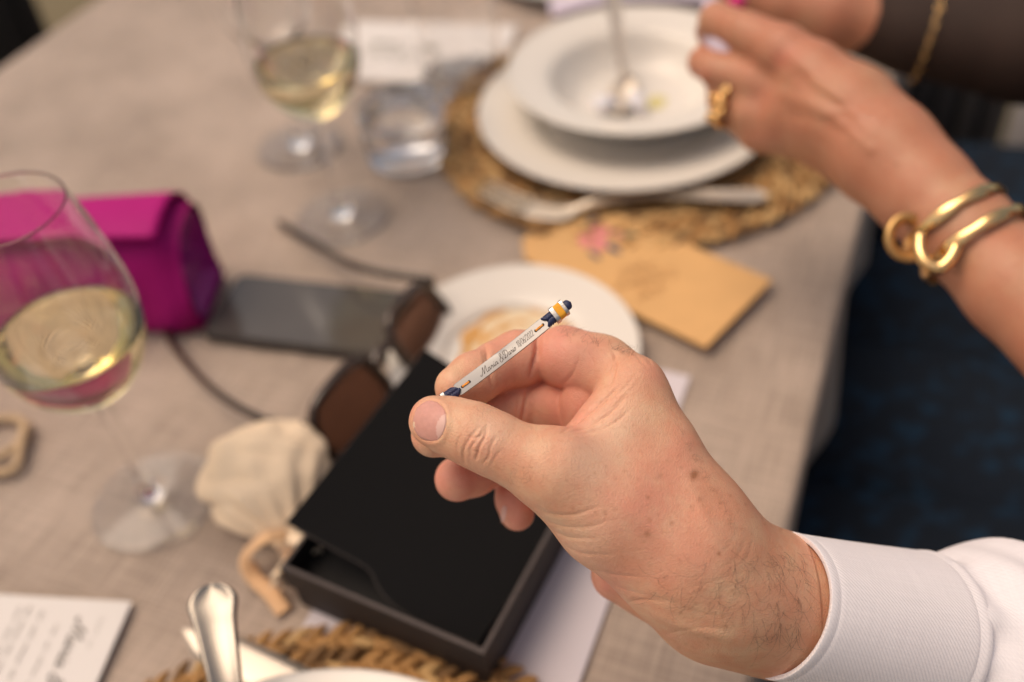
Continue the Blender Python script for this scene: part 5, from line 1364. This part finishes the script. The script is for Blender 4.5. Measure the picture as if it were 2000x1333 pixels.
# chair seats and dark thing at the far left
def chair(s, n, rot, label, mt):
    c = tw(s, n, -.75); root = empty('chair', tuple(c)); tag(root, label, 'chair'); cr, sr = math.cos(rot), math.sin(rot)
    def L2(x, y): return (c[0]+x*cr-y*sr, c[1]+x*sr+y*cr)
    under(link('seat', *prism([L2(-.21, -.21), L2(.21, -.21), L2(.21, .21), L2(-.21, .21)], -.31, -.27, .008), mt, smooth=False), root)
    for x in (-.19, .19):
        for y in (-.19, .19): under(link('leg', *prism([L2(x-.015, y-.015), L2(x+.015, y-.015), L2(x+.015, y+.015), L2(x-.015, y+.015)], -.75, -.31, .002), mt, smooth=False), root)
    for x in (-.19, .19): under(link('back_post', *prism([L2(x-.015, .185), L2(x+.015, .185), L2(x+.015, .215), L2(x-.015, .215)], -.27, .16, .002), mt, smooth=False), root)
    under(link('backrest', *prism([L2(-.175, .192), L2(.175, .192), L2(.175, .208), L2(-.175, .208)], -.24, .17, .004), mt, smooth=False), root)
    return root
chair(.80, -1.0, math.atan2(UV_[1], UV_[0]), 'black wooden chair beyond the far left edge of the table', M['dark_cloth'])
# ------------------------------------------------------------------ the rest of the two people, sitting at the right side of the table
def w2c(p): v = np.asarray(p)-C_; return np.array([v@R_, v@U_, v@F_])*1000.0
def chainw(body, pts, k_in=20.0, k_out=25.0):
    """pts: (s, n, z, radius) in metres, table coordinates"""
    P = [(w2c(tw(s, n, z)), r*1000) for s, n, z, r in pts]
    body.g.append(([(a[0], b[0], a[1], b[1]) for a, b in zip(P[:-1], P[1:])], k_in, k_out))
def body_mesh(body, name, mt, parent, vox=6.0):
    v, q_ = body.mesh(vox); v = relax(v, q_, 3); nn = normals(v, q_)
    if (nn*(v-v.mean(0))).sum() < 0: q_ = q_[:, ::-1]
    return under(big_link(name, cs2w(v), q_, mt), parent)
def torso(body, s, n, hw, sw=1.0):
    for d in (-1, 1):
        chainw(body, [(s+d*hw*.62, n+.06, -.22, .115*sw), (s+d*hw*.55, n+.04, .0, .105*sw), (s+d*hw*.62, n, .20, .10*sw), (s+d*hw*.85, n, .29, .062*sw)], 30, 60)
    chainw(body, [(s, n+.05, -.22, .13*sw), (s, n+.02, .12, .115*sw), (s, n, .29, .07*sw)], 30, 50)
def head(parent, s, n, z, skin, hair_mat, long_hair):
    b = Body()
    chainw(b, [(s, n+.01, z-.20, .058), (s, n, z-.08, .056)], 10, 20)
    chainw(b, [(s, n+.012, z+.05, .088), (s, n-.005, z-.01, .078), (s, n-.028, z-.075, .048)], 20, 18)
    chainw(b, [(s, n-.088, z+.015, .008), (s, n-.102, z-.022, .014)], 6, 10)
    for d in (-1, 1):
        chainw(b, [(s+d*.082, n+.012, z+.012, .014), (s+d*.080, n+.008, z-.028, .010)], 5, 7)
        chainw(b, [(s+d*.018, n-.082, z+.036, .011), (s+d*.052, n-.070, z+.036, .009)], 6, 8)
    chainw(b, [(s-.022, n-.078, z-.060, .008), (s+.022, n-.078, z-.060, .008)], 5, 5)
    body_mesh(b, 'head', skin, parent, 3.5)
    for d in (-1, 1):
        c = tw(s+d*.034, n-.074, z+.014); V, Fc = lathe([(0, -.012), (.008, -.009), (.012, 0), (.008, .009), (0, .012)], 16, c)
        under(link('eye', V, Fc, M['white_food']), parent)
    h = Body(); chainw(h, [(s, n+.020, z+.062, .092), (s, n+.045, z+.0, .078)], 20, 10)
    if long_hair:
        for d in (-1, 1): chainw(h, [(s+d*.05, n+.04, z+.02, .055), (s+d*.06, n+.05, z-.14, .048), (s+d*.07, n+.05, z-.24, .03)], 15, 20)
    body_mesh(h, 'hair', hair_mat, parent, 4.0)
M['brown_hair'] = mat('brown_hair', (.06, .035, .02), .45, var=.3, vscale=200, bump=.5, bscale=300)
# man: shirt body with upper sleeve
mb = Body(); torso(mb, .10, .56, .20, 1.05)
chainw(mb, [(.335, .255, .012, .047), (.35, .30, -.006, .054), (.31, .41, .13, .060), (.25, .52, .27, .072), (.20, .56, .28, .075)], 20, 40)
body_mesh(mb, 'shirt_body', M['white_cloth'], man)
head(man, .10, .52, .50, M['skin'], M['brown_hair'], False)
# woman: sleeveless dark top, bare near arm, far arm with shade painted into its colour
tb = Body(); torso(tb, .80, .60, .17, .88); body_mesh(tb, 'dark_top', M['grey_cloth'], woman)
ub = Body(); e0 = W(2090, 662, .506); u0, n0 = e0[:2]@UV_, e0[:2]@NV_
chainw(ub, [(u0, n0, e0[2], .0285), (.40, .17, .145, .034), (.385, .25, .140, .040), (.49, .38, .20, .044), (.62, .52, .27, .052), (.68, .57, .28, .055)], 12, 10)
body_mesh(ub, 'upper_arm', M['skin_w'], woman, 4.0)
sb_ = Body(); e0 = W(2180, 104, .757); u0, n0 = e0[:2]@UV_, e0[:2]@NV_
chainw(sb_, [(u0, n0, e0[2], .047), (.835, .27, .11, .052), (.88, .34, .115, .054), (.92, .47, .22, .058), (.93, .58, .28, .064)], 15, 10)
body_mesh(sb_, 'upper_arm_painted_shade', M['arm_shade'], woman, 4.5)
head(woman, .80, .54, .47, M['skin_w'], M['brown_hair'], True)
